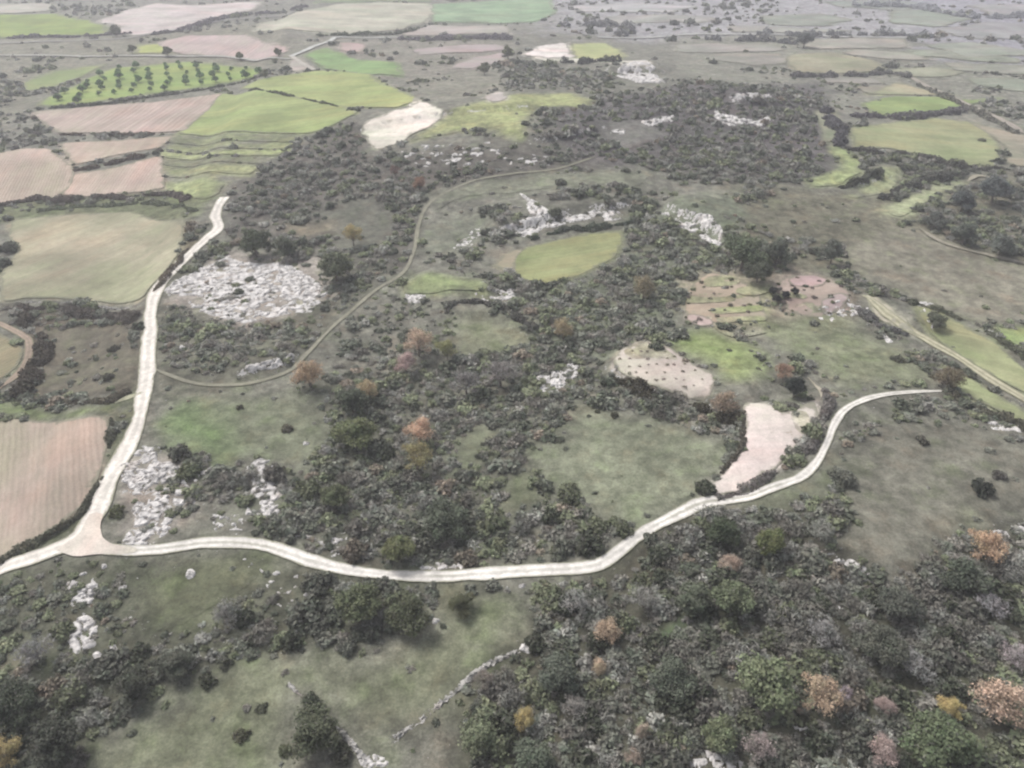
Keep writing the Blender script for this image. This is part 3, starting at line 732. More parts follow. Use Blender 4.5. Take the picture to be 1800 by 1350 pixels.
# ------------------------------------------------------------------ fields, meadows, bare ground
def build_patch(k, name, pts, col, mt, rough, ang, poly):
    d = dist_of(poly.mean(0))
    ds = min(4.0, max(0.5, d / 330))
    loop = []
    n = len(poly)
    for i in range(n):                                   # corners eased a little, then cut into short ragged pieces
        a, b, c = poly[i - 1], poly[i], poly[(i + 1) % n]
        r = min(0.35, 3.0 / (np.hypot(*(b - a)) + 1e-6)), min(0.35, 3.0 / (np.hypot(*(c - b)) + 1e-6))
        loop += [b + (a - b) * r[0], 0.5 * b + 0.25 * (b + (a - b) * r[0]) + 0.25 * (b + (c - b) * r[1]), b + (c - b) * r[1]]
    loop = np.array(loop)
    ring = []
    for i in range(len(loop)):
        a, b = loop[i], loop[(i + 1) % len(loop)]
        m = max(1, int(np.hypot(*(b - a)) / ds))
        ring.append(a + (b - a) * (np.arange(m) / m)[:, None])
    ring = np.vstack(ring)
    amp = rough * {'M': 1.3, 'B': 1.7}.get(mt, 1.0) * max(1, d / 400)
    ring = ring + amp * np.stack([fbm(ring[:, 0], ring[:, 1], 5 + rough * 3, 4, 41), fbm(ring[:, 0], ring[:, 1], 5 + rough * 3, 4, 57)], -1)
    ext = float(np.hypot(*(ring.max(0) - ring.min(0))))
    if d > 330:
        big = 0.022 * ext * sstep(330, 600, d)
        ring = ring + big * np.stack([fbm(ring[:, 0], ring[:, 1], ext / 7, 3, 141), fbm(ring[:, 0], ring[:, 1], ext / 7, 3, 157)], -1)
    g = max(2.0, ds * 3)
    lo, hi = ring.min(0), ring.max(0)
    gx, gy = np.meshgrid(np.arange(lo[0], hi[0], g), np.arange(lo[1], hi[1], g))
    gx, gy = gx.ravel() + RNG.uniform(-.2, .2, gx.size) * g, gy.ravel() + RNG.uniform(-.2, .2, gx.size) * g
    keep = inside(gx, gy, ring)
    gx, gy = gx[keep], gy[keep]
    far = edge_dist(gx, gy, ring) > g * 0.4 if len(gx) else np.zeros(0, bool)
    q = np.vstack([ring, np.stack([gx[far], gy[far]], -1)])
    vs, _e, fs, *_r = delaunay_2d_cdt([Vector(v) for v in q], [], [list(range(len(ring)))], 1, 1e-4)
    v = np.array([(a[0], a[1]) for a in vs])
    z = height(v[:, 0], v[:, 1]) + {'terraced_plot': .05, 'terrace_strip': .24 if d < 300 else .10}.get(name, OFF[mt]) + 0.02 * (k % 3) + (0.004 * d / 10 if d > 300 else 0)
    fs = [f if np.cross(v[f[1]] - v[f[0]], v[f[2]] - v[f[0]]) > 0 else f[::-1] for f in fs if len(f) > 2]
    rim = np.ones(len(v))
    rim[:len(ring)] = 0.0
    soft = mt == 'M' and d < 420
    me = mesh(name, np.column_stack([v, z]), fs, M_GROUND if soft else MAT[mt], True)
    if soft:
        cov, st = cover_at(v[:, 0], v[:, 1])
        point_attr(me, "cover", 'FLOAT_COLOR', cov)
        point_attr(me, "stony", 'FLOAT', st)
    point_attr(me, "rim", 'FLOAT', rim)
    a = R(ang)
    set_uv(me, np.stack([-v[:, 0] * math.sin(a) + v[:, 1] * math.cos(a), v[:, 0] * math.cos(a) + v[:, 1] * math.sin(a)], -1))
    o = structure(name, me)
    c = albedo(col, d)
    o.color = (*(c + (c.mean() - c) * (0.16 if mt in 'CM' else 0.16)), 1)

for k, p in enumerate(PATCHES):
    build_patch(k, *p)

# ------------------------------------------------------------------ tracks and roads
def build_road(name, pts, width, col, grassy, wpts):
    d = dist_of(wpts.mean(0))
    line = spline(wpts, min(6, max(0.7, d / 260)))
    tan = np.gradient(line, axis=0)
    tan /= np.linalg.norm(tan, axis=1)[:, None] + 1e-9
    nor = np.stack([-tan[:, 1], tan[:, 0]], -1)
    s = np.concatenate([[0], np.cumsum(np.hypot(*np.diff(line, axis=0).T))])
    m = len(line)
    cols = [-1.15, -.8, -.5, -.25, 0, .25, .5, .8, 1.15]
    V, UV = [], []
    tip = 1.0 if width in (3.7, 2.75) or name == 'country_road' else np.minimum(1, 0.25 + 0.75 * sstep(0, 7, np.minimum(s, s[-1] - s)))
    for j, c in enumerate(cols):
        taper = 1 - 0.42 * sstep(0.58, 0.8, s / s[-1]) - 0.3 * sstep(0.93, 1.0, s / s[-1]) if width == 2.75 else 1.0
        wv = tip * taper * width / 2 * (1 + 0.46 * fbm(s, s * 0 + (3 if c < 0 else 7), 8, 4, 70 + (0 if c < 0 else 1))) * c
        q = line + nor * wv[:, None]
        zz = np.maximum(height(q[:, 0], q[:, 1]), 0.5 * (height(q[:, 0], q[:, 1]) + height(line[:, 0], line[:, 1])))
        z = zz + 0.22 + (0.006 * d / 10 if d > 300 else 0) - 0.06 * (abs(abs(c) - .5) < .1)
        V.append(np.column_stack([q, z]))
        UV.append(np.stack([np.full(m, c), s], -1))
    V, UV = np.stack(V, 1).reshape(-1, 3), np.stack(UV, 1).reshape(-1, 2)
    nc = len(cols)
    i = np.arange(m * nc).reshape(m, nc)
    F = np.stack([i[:-1, :-1], i[:-1, 1:], i[1:, 1:], i[1:, :-1]], -1).reshape(-1, 4)[:, ::-1]
    me = mesh(name, V, F, M_TRACK, True)
    set_uv(me, UV)
    g = grassy * sstep(-0.35, 0.4, fbm(s, s * 0, 28, 3, 90) + grassy - 0.4)
    point_attr(me, "grassy", 'FLOAT', np.repeat(g, nc))
    o = structure(name, me)
    o.color = (*albedo(col, d), 1)
    return line

ROAD_LINES = [(build_road(*r), r[2]) for r in ROADS]

def junction():
    poly = wpoly([(100, 968), (138, 940), (160, 905), (180, 905), (176, 930), (192, 955), (240, 964), (235, 973), (180, 976), (130, 978)])
    n = len(poly)
    ring = np.vstack([spline(np.vstack([poly, poly[:1]]), 0.8)])[:-1]
    ring = ring + 0.25 * np.stack([fbm(ring[:, 0], ring[:, 1], 3, 3, 1), fbm(ring[:, 0], ring[:, 1], 3, 3, 2)], -1)
    lo, hi = ring.min(0), ring.max(0)
    gx, gy = np.meshgrid(np.arange(lo[0], hi[0], 1.5), np.arange(lo[1], hi[1], 1.5))
    gx, gy = gx.ravel(), gy.ravel()
    k = inside(gx, gy, ring)
    gx, gy = gx[k], gy[k]
    k = edge_dist(gx, gy, ring) > 0.6
    q = np.vstack([ring, np.stack([gx[k], gy[k]], -1)])
    vs, _e, fs, *_r = delaunay_2d_cdt([Vector(v) for v in q], [], [list(range(len(ring)))], 1, 1e-4)
    v = np.array([(a[0], a[1]) for a in vs])
    fs = [f if np.cross(v[f[1]] - v[f[0]], v[f[2]] - v[f[0]]) > 0 else f[::-1] for f in fs]
    me = mesh("track_junction", np.column_stack([v, height(v[:, 0], v[:, 1]) + 0.27]), fs, M_BARE, True)
    set_uv(me, v)
    point_attr(me, "rim", 'FLOAT', np.ones(len(v)))
    structure("track_junction", me).color = (*albedo((232, 222, 211), 150), 1)

junction()

# ------------------------------------------------------------------ limestone outcrops
def worley(x, y, seed):
    ix, iy = np.floor(x), np.floor(y)
    f1, f2, idv = np.full(x.shape, 9.0), np.full(x.shape, 9.0), np.zeros(x.shape)
    for dx in (-1, 0, 1):
        for dy in (-1, 0, 1):
            cx, cy = ix + dx, iy + dy
            px, py = cx + _hash(cx, cy, seed), cy + _hash(cx, cy, seed + 5)
            d = np.hypot(px - x, py - y)
            new = d < f1
            f2 = np.where(new, f1, np.minimum(f2, d))
            idv = np.where(new, _hash(cx, cy, seed + 11), idv)
            f1 = np.where(new, d, f1)
    return f1, f2, idv

OUTCROPS = [  # outline, block size (m), height (m), how much breaks the surface, label
    ([(286, 512), (308, 490), (340, 480), (398, 448), (432, 460), (500, 463), (548, 488), (580, 517), (545, 547), (480, 558), (430, 572), (378, 557), (338, 548), (328, 522), (300, 532)], 3.0, 1.2, .80, "largest pale limestone outcrop, spread beside the bend of the main track"),
    ([(216, 815), (250, 778), (275, 790), (270, 812), (325, 822), (338, 850), (330, 892), (302, 908), (292, 932), (262, 956), (213, 956), (238, 920), (248, 880), (218, 860)], 2.6, 1.3, .72, "jagged white outcrop in the angle of the two track branches"),
    ([(332, 832), (375, 820), (372, 840), (338, 850)], 1.5, .9, .55, "small scatter of white rock at the foot of the bright green grass"),
    ([(433, 820), (460, 803), (482, 815), (476, 840), (502, 882), (482, 908), (438, 902), (438, 860)], 2.4, 1.2, .72, "narrow upright white outcrop standing in the grass above the lower track"),
    ([(118, 1025), (150, 1008), (166, 1030), (162, 1058), (130, 1062)], 2.2, 1.3, .72, "small pale outcrop just under the fork of the track"),
    ([(112, 1102), (140, 1078), (174, 1095), (168, 1136), (130, 1150)], 3.4, 1.5, .95, "rounded solid white rock slab below the track fork"),
    ([(163, 1150), (205, 1128), (200, 1165), (175, 1185)], 2.2, 1.3, .68, "broken grey rock just below the rounded white slab"),
    ([(886, 408), (918, 392), (930, 372), (916, 340), (948, 356), (968, 371), (1060, 367), (1106, 374), (1094, 386), (1010, 392), (952, 400), (935, 417)], 3.4, 1.1, .82, "long white quarried rock face above the central green field"),
    ([(1168, 375), (1250, 378), (1272, 400), (1268, 436), (1222, 414), (1180, 394)], 3.0, 1.5, .58, "pale broken rock slope beside the dark trees right of the quarry face"),
    ([(1255, 192), (1282, 203), (1332, 214), (1352, 203), (1358, 212), (1322, 226), (1278, 222), (1256, 206)], 4.0, 2.0, .85, "bright white curved rock face in the far dark scrub"),
    ([(1290, 168), (1352, 166), (1356, 176), (1296, 178)], 4.0, 1.8, .62, "thin pale ledge just above the curved far rock face"),
    ([(1130, 214), (1184, 203), (1186, 212), (1136, 224)], 3.5, 1.8, .70, "short pale ledge in the far scrub left of the curved rock face"),
    ([(1072, 228), (1098, 226), (1100, 236), (1074, 238)], 3.0, 1.6, .75, "small lone white rock in the far dark scrub"),
    ([(940, 662), (1012, 634), (1028, 648), (988, 692), (946, 684)], 1.8, 1.1, .50, "grey-white rock patch at the corner of the central meadow"),
    ([(838, 514), (900, 508), (908, 525), (860, 536)], 2.2, 1.0, .70, "pale rock shelf at the end of the narrow green strip"),
    ([(713, 518), (746, 518), (742, 531), (716, 530)], 2.0, 1.0, .75, "small white rock under the narrow green strip"),
    ([(424, 652), (450, 641), (490, 630), (514, 620), (518, 628), (494, 642), (452, 652)], 1.8, 1.4, .88, "thin white rock face beside the lower end of the footpath"),
    ([(1424, 980), (1440, 972), (1500, 985), (1538, 1012), (1534, 1026), (1490, 1006), (1436, 996)], 1.9, 1.4, .85, "curved white rock rim at the edge of the thicket below the grey meadow"),
    ([(628, 1332), (655, 1325), (682, 1340), (676, 1352), (636, 1346)], 1.5, .8, .65, "small white rocks at the lower end of the stone wall"),
    ([(1200, 1322), (1222, 1318), (1262, 1330), (1305, 1345), (1300, 1372), (1210, 1350)], 2.0, 1.0, .70, "pale rock ledge under the big olive-green trees at the picture's bottom"),
    ([(1388, 1280), (1440, 1276), (1438, 1290), (1394, 1294)], 1.5, .9, .60, "pale rock sliver just below the big tan tree"),
    ([(1738, 742), (1790, 746), (1792, 760), (1742, 756)], 1.8, .9, .50, "pale stones at the end of the long terrace strips"),
    ([(1608, 528), (1640, 534), (1650, 556), (1640, 584), (1622, 560)], 2.0, 1.1, .55, "white rocks ringed by bushes beside the long terrace strip"),
    ([(1540, 582), (1558, 586), (1574, 602), (1560, 604)], 1.8, 1.0, .62, "small white rocks below the stony strip"),
    ([(1748, 924), (1800, 926), (1800, 948), (1754, 948)], 1.4, .9, .45, "grey stones beside the bright orange tree"),
    ([(736, 992), (776, 986), (822, 988), (820, 1001), (744, 1002)], 1.6, .7, .70, "low pale rock shelf along the lower track's upper edge"),
    ([(576, 942), (606, 936), (614, 968), (584, 976)], 1.5, .9, .42, "grey broken rock above the bend of the lower track"),
    ([(796, 436), (830, 404), (846, 398), (848, 414), (818, 442)], 2.2, 1.0, .58, "pale curved rock edge left of the quarry face"),
    ([(1085, 132), (1100, 110), (1138, 106), (1152, 130), (1168, 146), (1120, 146), (1074, 128)], 4.5, 2.2, .78, "white quarry spoil below the far yellow-green clearing"),
    ([(430, 985), (545, 1010), (560, 1060), (500, 1065), (470, 1030)], 1.2, .8, .22, "sprinkling of small pale stones below the bend of the lower track"),
    ([(370, 905), (420, 905), (430, 930), (380, 935)], 1.3, .8, .36, "few pale stones between the two white outcrops above the lower track"),
    ([(700, 258), (960, 250), (965, 290), (800, 300), (720, 290)], 3.2, 1.3, .22, "line of pale stones in the scrub below the hilltop clearing"),
    ([(1400, 560), (1520, 520), (1530, 545), (1440, 575)], 2.2, 1.0, .25, "scattered pale stones at the edge of the pinkish terraced plot"),
]
OUT_POLYS = []
for pts, cell, hgt, amount, label in OUTCROPS:
    poly = wpoly(pts)
    OUT_POLYS.append(poly)
    cell *= 0.85
    lo, hi = poly.min(0) - 1.5, poly.max(0) + 1.5
    d = dist_of(poly.mean(0))
    g = min(1.0, max(0.3, d / 480))
    xs, ys = np.arange(lo[0], hi[0], g), np.arange(lo[1], hi[1], g)
    X, Y = np.meshgrid(xs, ys)
    x, y = X.ravel(), Y.ravel()
    s = signed(x, y, poly) + 0.7 + 0.8 * fbm(x, y, 3, 3, 77) + min(2.4, 0.05 * float(np.hypot(*(hi - lo)))) * fbm(x, y, 9, 3, 177)
    wx, wy = x + 0.5 * fbm(x, y, 2.2, 3, 78), y + 0.5 * fbm(x, y, 2.2, 3, 79)
    f1, f2, idv = worley(wx / cell, wy / cell * 1.25, 100)
    q1, q2, idq = worley(wx / cell * 2.4, wy / cell * 2.7, 130)
    amount = min(.95, amount * 1.22)
    local = amount - 0.55 * sstep(0.12, 0.45, fbm(x, y, 6, 3, 178)) * min(1.0, float(np.hypot(*(hi - lo))) / 45)
    top = np.where(idv < local, 0.25 + 0.75 * _hash(np.floor(idv * 9973), np.floor(idv * 77), 3), -1.2)
    small = np.where(idq < local * 0.8, 0.35 * idq / max(amount, .1) + 0.1, -0.6)
    tilt = (_hash(np.floor(idv * 991), np.floor(idv * 13), 8) - .5) * (wx / cell - np.round(wx / cell)) + (_hash(np.floor(idv * 557), np.floor(idv * 31), 9) - .5) * (wy / cell - np.round(wy / cell))
    z = (top * 0.8 + 0.5 * tilt) * sstep(0.02, 0.14, f2 - f1) - 0.5 * (1 - sstep(0.0, 0.12, f2 - f1)) + small * 0.55 * sstep(0.02, 0.3, q2 - q1)
    z = hgt * 0.5 * z * sstep(-0.5, 1.6, s) - 1.2 * (1 - sstep(-0.6, 0.8, s)) + 0.07 * fbm(x, y, 1.6, 3, 81)
    zg = height(x, y)
    keep = (s > -1.2).reshape(X.shape)
    nx, ny = len(xs), len(ys)
    i = np.arange(nx * ny).reshape(ny, nx)
    ok = keep[:-1, :-1] & keep[:-1, 1:] & keep[1:, 1:] & keep[1:, :-1]
    F = np.stack([i[:-1, :-1], i[:-1, 1:], i[1:, 1:], i[1:, :-1]], -1)[ok]
    used = np.unique(F)
    re = np.full(nx * ny, -1)
    re[used] = np.arange(len(used))
    c = poly.mean(0)
    cz = float(height(*c))
    V = np.stack([x - c[0], y - c[1], zg + z - cz], -1)[used]
    o = link(bpy.data.objects.new("rock_outcrop", mesh("rock_outcrop", V, re[F], M_ROCK, False)))
    o.location = (c[0], c[1], cz)
    tag(o, label, "rock outcrop")

# ------------------------------------------------------------------ dry stone walls
WALLS = [
    ([(688, 1302), (730, 1272), (770, 1241), (802, 1214), (842, 1180), (882, 1156), (932, 1138)], .8, .9, "tumbled dry stone wall between the lower meadow and the dark thicket"),
    ([(508, 1203), (530, 1226), (560, 1252), (600, 1287), (642, 1338)], .7, .8, "low broken stone wall running beside the dark green tree in the lower meadow"),
    ([(462, 938), (500, 942), (548, 946), (575, 962)], .6, .7, "short stone wall just above the lower track"),
    ([(44, 531), (140, 534), (232, 541)], .7, .8, "pale stone wall along the lower edge of the olive crop field"),
]
WALL_LINES = []
for pts, wid, hgt, label in WALLS:
    line = spline(wpoly(pts), 0.35)
    WALL_LINES.append(line)
    tan = np.gradient(line, axis=0)
    tan /= np.linalg.norm(tan, axis=1)[:, None]
    nor = np.stack([-tan[:, 1], tan[:, 0]], -1)
    m = len(line)
    s = np.arange(m) * 0.35
    H = hgt * np.clip(0.36 + 1.25 * fbm(s, s * 0, 5, 3, 8) + RNG.uniform(-.2, .2, m), -0.25, 1.0)
    prof = [(-1.0, -.1), (-.8, .45), (-.55, .85), (0, 1.0), (.55, .85), (.8, .45), (1.0, -.1)]
    c = line.mean(0)
    cz = float(height(*c))
    V = []
    for a, b in prof:
        jit = RNG.uniform(-.28, .28, (m, 3))
        q = line + nor * (a * wid / 2 * (1.2 + 0.5 * fbm(s, s * 0, 3, 2, 9)))[:, None] + jit[:, :2]
        V.append(np.column_stack([q - c, height(q[:, 0], q[:, 1]) - cz + b * H - 0.05 + jit[:, 2] * 0.9]))
    V = np.stack(V, 1).reshape(-1, 3)
    i = np.arange(m * 7).reshape(m, 7)
    F = np.stack([i[:-1, :-1], i[:-1, 1:], i[1:, 1:], i[1:, :-1]], -1).reshape(-1, 4)[:, ::-1]
    o = link(bpy.data.objects.new("dry_stone_wall", mesh("dry_stone_wall", V, F, M_WALL, False)))
    o.location = (c[0], c[1], cz)
    tag(o, label, "stone wall")

# ------------------------------------------------------------------ plants: meshes of many small leaf sprays
def leaf_cloud(name, lobes, n, size, mat, slim=1.0, up=0.35, seed=0, twigs=0.0):
    """lobes: (x, y, z, radius, squash). N sprays set through the outer shell of each lobe."""
    r = np.random.default_rng(seed)
    vol = np.array([l[3] ** 2 for l in lobes])
    pick = r.choice(len(lobes), n, p=vol / vol.sum())
    L = np.array(lobes)[pick]
    d = r.normal(size=(n, 3))
    d /= np.linalg.norm(d, axis=1)[:, None]
    rad = L[:, 3] * (r.uniform(0.18, 1, n) ** 0.45) * (1 + 0.22 * r.normal(size=n).clip(-1.4, 1.8))
    c = L[:, :3] + d * rad[:, None] * np.stack([np.ones(n), np.ones(n), L[:, 4]], -1)
    c[:, 2] = np.maximum(c[:, 2], 0.02)
    nor = d + r.normal(size=(n, 3)) * 0.75
    nor[:, 2] += up
    nor /= np.linalg.norm(nor, axis=1)[:, None]
    a = np.cross(nor, r.normal(size=(n, 3)))
    a /= np.linalg.norm(a, axis=1)[:, None]
    b = np.cross(nor, a)
    sz = size * r.uniform(0.6, 1.35, n)[:, None]
    tw = r.random(n) < twigs
    a, b = a * sz * np.where(tw, 2.0, 1.25)[:, None], b * sz * np.where(tw, .28, slim)[:, None]
    bend = nor * sz * r.uniform(-.35, .1, n)[:, None]
    V = np.stack([c - a + bend, c - b * .8, c + a + bend, c + b], 1).reshape(-1, 3)
    F = np.arange(4 * n).reshape(n, 4)
    me = mesh(name, V, F, mat, False)
    lobe_tone = r.uniform(-.22, .22, len(lobes))[pick]
    tone = np.clip(0.5 + 0.25 * r.normal(size=n) + lobe_tone, 0, 1)
    point_attr(me, "tone", 'FLOAT', np.repeat(tone, 4))
    point_attr(me, "twig", 'FLOAT', np.repeat(tw.astype(float), 4))
    return me

def lobes_for(kind, seed):
    r = random.Random(seed)
    out = []
    if kind == 'bush':                                            # low, sits on the ground, unit radius
        k = r.randint(4, 8)
        out.append((0, 0, .38, .52, .85))
        for i in range(k):
            a = 2 * math.pi * i / k + r.uniform(-.4, .4)
            q = r.uniform(.4, .75)
            out.append((q * math.cos(a), q * math.sin(a), r.uniform(.16, .42), r.uniform(.24, .42), r.uniform(.7, 1)))
    else:                                                         # crown carried on a trunk, unit radius
        k = r.randint(6, 9)
        out.append((0, 0, 1.05, .6, .85))
        for i in range(k):
            a = 2 * math.pi * i / k + r.uniform(-.35, .35)
            q = r.uniform(.36, .78)
            out.append((q * math.cos(a), q * math.sin(a), r.uniform(.7, 1.4), r.uniform(.2, .46), r.uniform(.7, 1)))
        for i in range(3):
            a = r.uniform(0, 6.28)
            out.append((.28 * math.cos(a), .28 * math.sin(a), r.uniform(1.4, 1.62), r.uniform(.25, .4), .85))
    return out

def trunk_mesh(lobes, seed, thick=.07):
    r = random.Random(seed)
    V, F = [], []
    def tube(pts, r0, r1, k=7):
        base = len(V)
        for i, p in enumerate(pts):
            t = i / (len(pts) - 1)
            q = pts[min(i + 1, len(pts) - 1)] - pts[max(i - 1, 0)]
            q.normalize()
            u = q.orthogonal().normalized()
            v = q.cross(u)
            rr = r0 + (r1 - r0) * t
            for j in range(k):
                a = 2 * math.pi * j / k
                V.append(p + (u * math.cos(a) + v * math.sin(a)) * rr)
        for i in range(len(pts) - 1):
            for j in range(k):
                F.append((base + i * k + j, base + i * k + (j + 1) % k, base + (i + 1) * k + (j + 1) % k, base + (i + 1) * k + j))
    fork = Vector((r.uniform(-.06, .06), r.uniform(-.06, .06), .5))
    tube([Vector((0, 0, -.15)), Vector((.01, 0, .05)), Vector((r.uniform(-.04, .04), 0, .28)), fork], thick * 1.25, thick * .85)
    for l in lobes:
        e = Vector(l[:3])
        m = fork.lerp(e, .5) + Vector((r.uniform(-.08, .08), r.uniform(-.08, .08), -.08))
        tube([fork - Vector((0, 0, .05)), m, e + Vector((0, 0, l[3] * .4))], thick * .55, thick * .12, 5)
    return mesh("trunk", [tuple(v) for v in V], F, M_BARK, True)

def kit(kind, n_var, n_leaf, size, seed, slim=1.0, mat=None, thick=.07, up=.35, twigs=0.0):
    out = []
    for v in range(n_var):
        lb = lobes_for(kind, seed + v)
        me = leaf_cloud("foliage", lb, n_leaf, size, mat or M_LEAF, slim, up, seed + v, twigs)
        out.append((me, trunk_mesh(lb, seed + v, thick) if kind != 'bush' else None))
    return out

K_OAK = kit('tree', 6, 5600, .044, 100, 1.0, None, .07, .35, .08)
K_AUT = kit('tree', 6, 3400, .037, 200, .8, None, .055, .35, .2)
K_BARE = kit('tree', 3, 900, .075, 300, .35, None, .06)
K_ORCH = kit('tree', 3, 420, .16, 400)
K_BUSH = kit('bush', 8, 700, .092, 500, 1.0, None, .07, .35, .14)
K_TWIG = kit('bush', 3, 420, .13, 600, .3)
K_SCRUB = kit('bush', 5, 200, .17, 700, .9, M_LEAF_I, .07, .35, .15)
K_SCRUB += kit('bush', 3, 190, .2, 760, .35, M_LEAF_I)
K_FAR = kit('bush', 3, 80, .28, 800, .9, M_LEAF_I)

def scale_at(x, y, z):
    return F_PX / float(project(x, y, z)[2])

def leafcol(c, dist, k=2.1):
    a = albedo(c, dist) * k
    return np.clip(a + (a.mean() - a) * (0.36 if c[0] < c[1] + 12 else 0.42), 0.02, 0.6)

LANDMARKS = []
TREES_XY = []
def tree(name, label, cat, px, py, rpx, col, K, group=None, squash=1.0, short=None, hc=1.05):
    """PX, PY: middle of the crown in the photograph, RPX its half width there"""
    b = P(px, py)
    for _ in range(3):
        z = float(height(*b))
        s = scale_at(b[0], b[1], z + 2)
        rad = rpx / s
        dd = math.hypot(b[0], b[1])
        dep = math.atan2(CAM_H - z, dd)
        b = P(px, min(1500, py + hc * rad * squash * s * math.cos(dep)))
    z = float(height(*b))
    me, tr = random.choice(K)
    dist = dist_of(b)
    rz = random.uniform(0, 6.28)
    color = (*leafcol(col, dist, 2.1 if tr is None else (2.5 if col[0] < col[1] + 12 else 2.45)), 1)
    if tr is None:
        o = link(bpy.data.objects.new(name, me))
        o.color = color
        root = o
        o.scale = (rad, rad * random.uniform(.88, 1.1), rad * squash)
    else:
        root = link(bpy.data.objects.new(name, None))
        root.empty_display_size = 0.5
        c = link(bpy.data.objects.new("crown", me), root)
        c.color = color
        link(bpy.data.objects.new("trunk", tr), root)
        root.scale = (rad, rad * random.uniform(.9, 1.08), rad * squash)
    root.location = (b[0], b[1], z - 0.05)
    root.rotation_euler = (0, 0, rz)
    tag(root, label, cat, group)
    TREES_XY.append((b[0], b[1], rad))
    if short:
        LANDMARKS.append((short, px, py))
    return root

